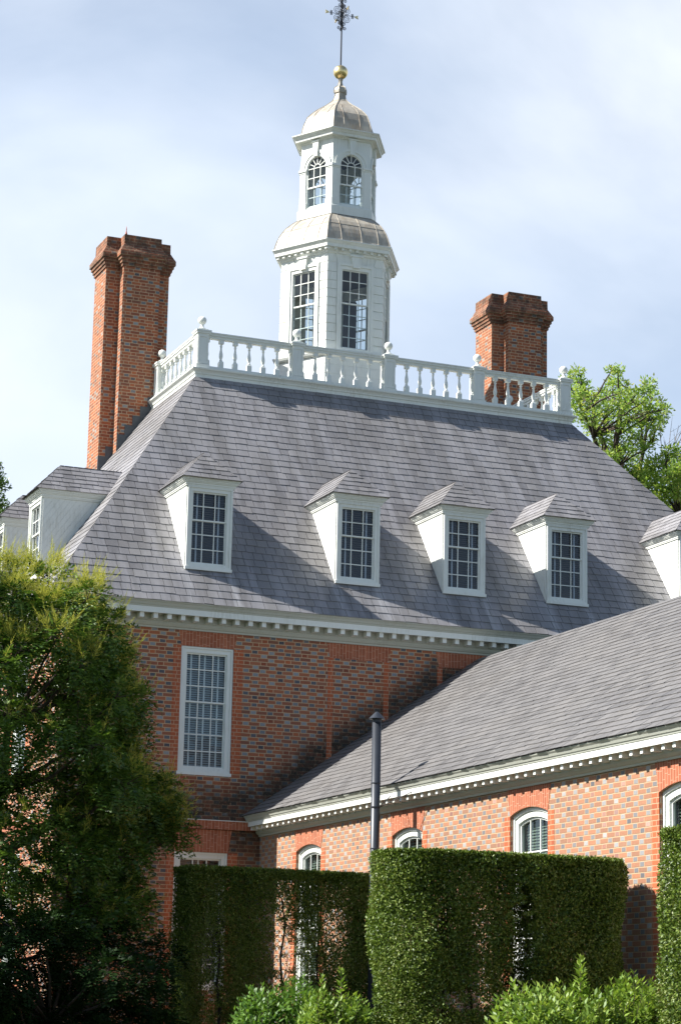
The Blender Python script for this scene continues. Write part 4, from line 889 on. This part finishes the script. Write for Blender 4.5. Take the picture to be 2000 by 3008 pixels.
trunk = [(-3.75, -7.0, 0), (-3.72, -7.0, 1.2), (-3.62, -6.95, 2.4), (-3.35, -6.9, 3.4), (-3.0, -6.85, 4.2), (-2.7, -6.8, 5.0), (-2.6, -6.7, 6.0), (-2.6, -6.6, 7.0)]
tm = MB(); tm.tube(trunk, [.17, .15, .13, .11, .09, .075, .055, .03], 9)
t2 = [(-3.62, -6.95, 2.4), (-4.0, -7.1, 3.6), (-4.4, -7.2, 4.8), (-4.5, -7.2, 6.2)]; tm.tube(t2, [.11, .09, .07, .03], 7)
t3 = [(-3.35, -6.9, 3.4), (-2.7, -6.6, 4.0), (-1.9, -6.4, 4.5), (-1.2, -6.2, 4.9)]; tm.tube(t3, [.08, .065, .05, .025], 7)
t4 = [(-3.72, -7.0, 1.4), (-3.0, -6.9, 2.3), (-2.2, -6.7, 2.9), (-1.5, -6.6, 3.3)]; tm.tube(t4, [.09, .07, .05, .03], 7)
limbs(tm, TREE+ext, trunk[3:]+t2[1:]+t3[1:]+t4[1:], .045, .06)
tm.build('trunk', M['bark'], tr, True)
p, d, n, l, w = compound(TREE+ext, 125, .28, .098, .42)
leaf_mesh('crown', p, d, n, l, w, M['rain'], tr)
PP, PD, PL = [], [], []
for (x, y, z, r) in TREE+ext:
    if x > -4.2: k = 40 if z > 7.5 else 26 if z > 6.7 else 12 if (x > -1.3 and z > 4.5) else 3
    else: k = 8
    for _ in range(k):
        u = unit(1)[0]; u[2] = abs(u[2])*(1.1 if z > 6 else .7)+.15; u[0] += .25 if x > -1.4 else 0; u[1] -= .25; u /= np.linalg.norm(u)
        b = np.array((x, y, z))+u*r*.85; ax = u*.7+np.array((0, 0, .6))+rs.normal(size=3)*.25; ax /= np.linalg.norm(ax); H = .26+.26*rs.rand()
        m = 42; t = rs.rand(m); az = unit(m); az -= (az@ax)[:, None]*ax; az /= np.linalg.norm(az, axis=1, keepdims=True)
        PP.append(b+ax*(t*H)[:, None]); PD.append(az*(.9-.4*t[:, None])+ax*.8); PL.append(.115*(1.15-t)*(.6+.6*rs.rand(m)))
        for q in (.0, .4): PP.append((b+ax*H*q)[None]); PD.append(ax[None]); PL.append(np.array([H*.7]))
PP, PD, PL = np.vstack(PP), np.vstack(PD), np.concatenate(PL)
fl = leaf_mesh('flower_panicles', PP, PD, unit(len(PP)), PL, np.minimum(PL*.09, .008), M['pan'], tr); fl['kind'] = 'stuff'

bs = empty('evergreen_bush', 'nearly black shaded evergreen bush under the tree at bottom left', 'bush')
extb = [(-7.6-x, y, z, r) for x, y, z, r in BUSH[::3]]+[(x, y+.4, z-1.0, r*1.2) for x, y, z, r in BUSH[::2]]
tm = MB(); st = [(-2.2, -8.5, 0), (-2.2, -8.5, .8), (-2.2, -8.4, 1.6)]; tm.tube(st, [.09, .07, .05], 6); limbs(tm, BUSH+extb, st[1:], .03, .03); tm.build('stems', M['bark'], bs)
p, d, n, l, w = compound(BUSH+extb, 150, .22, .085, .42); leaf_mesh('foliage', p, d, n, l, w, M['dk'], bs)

# oaks behind the house
def bgtree(label, clumps, trunk, subs, per, ll, mat, r0, name='oak_tree', dead=False):
    t = empty(name, label, 'tree')
    m = MB(); m.tube(trunk, [r0*(1-.75*i/(len(trunk)-1)) for i in range(len(trunk))], 8)
    al = list(trunk[2:])
    for q in subs: m.tube(q, [r0*.5*(1-.75*i/(len(q)-1)) for i in range(len(q))], 7); al += q[1:]
    limbs(m, clumps, al, r0*.22, -.02); m.build('trunk', M['bark'], t)
    clumps = [(x, y, z, r*1.12) for x, y, z, r in clumps]; p, d, n, l, w = blob_leaves(clumps, per, ll, .42); leaf_mesh('crown', p, d, n, l, w, mat, t); return t
bgtree('tall light green tree with airy clumps behind the right end of the roof', OAK, [(27.0, 27, 0), (27.0, 27, 8), (27.0, 27, 14), (26.8, 27, 18), (26.5, 27, 20.2), (26.4, 26.8, 21.6), (26.6, 26.8, 22.6)],
       [[(26.8, 27, 18), (25.9, 26.6, 20), (25.2, 26.2, 21.3), (24.6, 25.8, 22.0)], [(26.8, 27, 18), (27.4, 27.3, 20), (27.9, 27.6, 21.4), (28.2, 27.8, 22.6)], [(26.5, 27, 20.2), (25.9, 27, 21.6), (25.6, 27.2, 22.8)]], 110, .13, M['oak'], .26)
o2 = bgtree('darker green leafy tree low behind the right slope of the roof', OAK2, [(28.6, 25.8, 0), (28.6, 25.8, 8), (28.7, 25.8, 14), (28.9, 25.9, 17.5), (29.0, 26, 19.5), (29.2, 26, 20.5)],
       [[(28.9, 25.9, 17.5), (28.1, 25.5, 18.7), (27.5, 25.2, 19.8)], [(28.9, 25.9, 17.5), (29.9, 26.3, 19), (30.5, 26.6, 20.6)]], 150, .14, M['oak'], .28)
dm = MB()
for q in range(9):
    a = Vector((27.75, 26, 20.4)); e = Vector((27.95+rs.uniform(-.1, 1.2), 26+rs.uniform(-.8, .8), 21.2+rs.uniform(0, 1.7))); m_ = (a+e)/2+Vector((rs.uniform(-.1, .15), 0, rs.uniform(-.15, .1)))
    dm.tube([a, m_, e], [.022, .013, .004], 5)
    for _ in range(4): g_ = m_+(e-m_)*rs.rand(); dm.tube([g_, g_+Vector((rs.uniform(-.1, .35), rs.uniform(-.2, .2), rs.uniform(.05, .45)))], [.007, .003], 4)
dm.build('bare_branches', M['deadwood'], o2)
bgtree('dark green tree just showing beyond the far left dormer', LEFT+[(x-1.8, y, z-.5, r) for x, y, z, r in LEFT], [(3.0, 26, 0), (3.0, 26, 7), (3.0, 26, 13), (3.2, 26, 15.5), (3.4, 26, 16.8)], [[(3.0, 26, 13), (4.0, 26, 15.5), (4.5, 26.3, 17)]], 260, .10, M['rain'], .22, 'background_tree')

# low shrubs with whorls of pointed leaves
def shrub(label, cx, cy, rx, ry, zt, shoots, mat, ll, name='leafy_shrub', tops=()):
    s_ = empty(name, label, 'shrub', 'low leafy shrubs between the hedges')
    P, D, Nn, L = [], [], [], []; tm = MB()
    for i in range(shoots):
        a = rs.rand()*2*math.pi; q = rs.rand()**.5; x = cx+rx*q*math.cos(a); y = cy+ry*q*math.sin(a)
        z = (zt-.16)*(1-.30*q**3.2)+rs.uniform(-.22, .10)+.10*math.sin(x*4.1+cy)+.07*math.sin(x*9)
        if i % 3 == 0: z -= rs.uniform(.1, .9)
        out = Vector(((x-cx)/rx*.5, (y-cy)/ry*.5, 1)).normalized(); tip = Vector((x, y, z)); base = tip-out*.28
        if i % 4 == 0: tm.tube([Vector((cx+(x-cx)*.3, cy+(y-cy)*.3, 0)), Vector((cx+(x-cx)*.7, cy+(y-cy)*.7, z*.6)), tip], [.012, .008, .003], 4)
        m = 11
        for k in range(m):
            t = k/m; az = k*2.4+a+rs.uniform(-.5, .5); sd = np.array((math.cos(az), math.sin(az), 0)); o = np.array(base+out*.28*t)
            dd = sd*(1-.55*t)+np.array(out)*(.15+.9*t)+np.array((0, 0, -.12)); P.append(o); D.append(dd); Nn.append(np.array(out)+rs.normal(size=3)*.25); L.append(ll*(1.0-.45*t)*rs.uniform(.7, 1.25))
    for (x, y, z) in tops:
        tm.tube([(x, y, z-1.2), (x, y, z)], [.01, .005], 4)
        for k in range(26):
            t = k/26; az = k*2.4; P.append(np.array((x, y, z-.38+.38*t))); D.append(np.array((math.cos(az), math.sin(az), .25+t*.9))); Nn.append(np.array((0, 0, 1.))+rs.normal(size=3)*.3); L.append(ll*1.15*(1-.4*t))
    tm.build('stems', M['bark'], s_); P, D, Nn, L = np.array(P), np.array(D), np.array(Nn), np.array(L)
    leaf_mesh('foliage', P, D, Nn, L, L*.40, mat, s_, fold=.06)
shrub('sunlit yellow-green shrub mass at bottom right in front of the broad hedge', 1.25, -18.4, 1.55, .8, 2.30, 1150, M['br'], .125, tops=[(.93, -18.5, 2.46), (.99, -18.4, 2.36)])
shrub('bright green leafy shrub tucked against the left end of the broad hedge', -.15, -14.2, .55, .55, 2.24, 380, M['br'], .12, tops=[(-.02, -14.0, 2.35), (-.32, -14.1, 2.27)])
shrub('shaded mid green shrub in front of the dark corner hedge', -.20, -12.2, .72, .55, 2.34, 480, M['md'], .125)
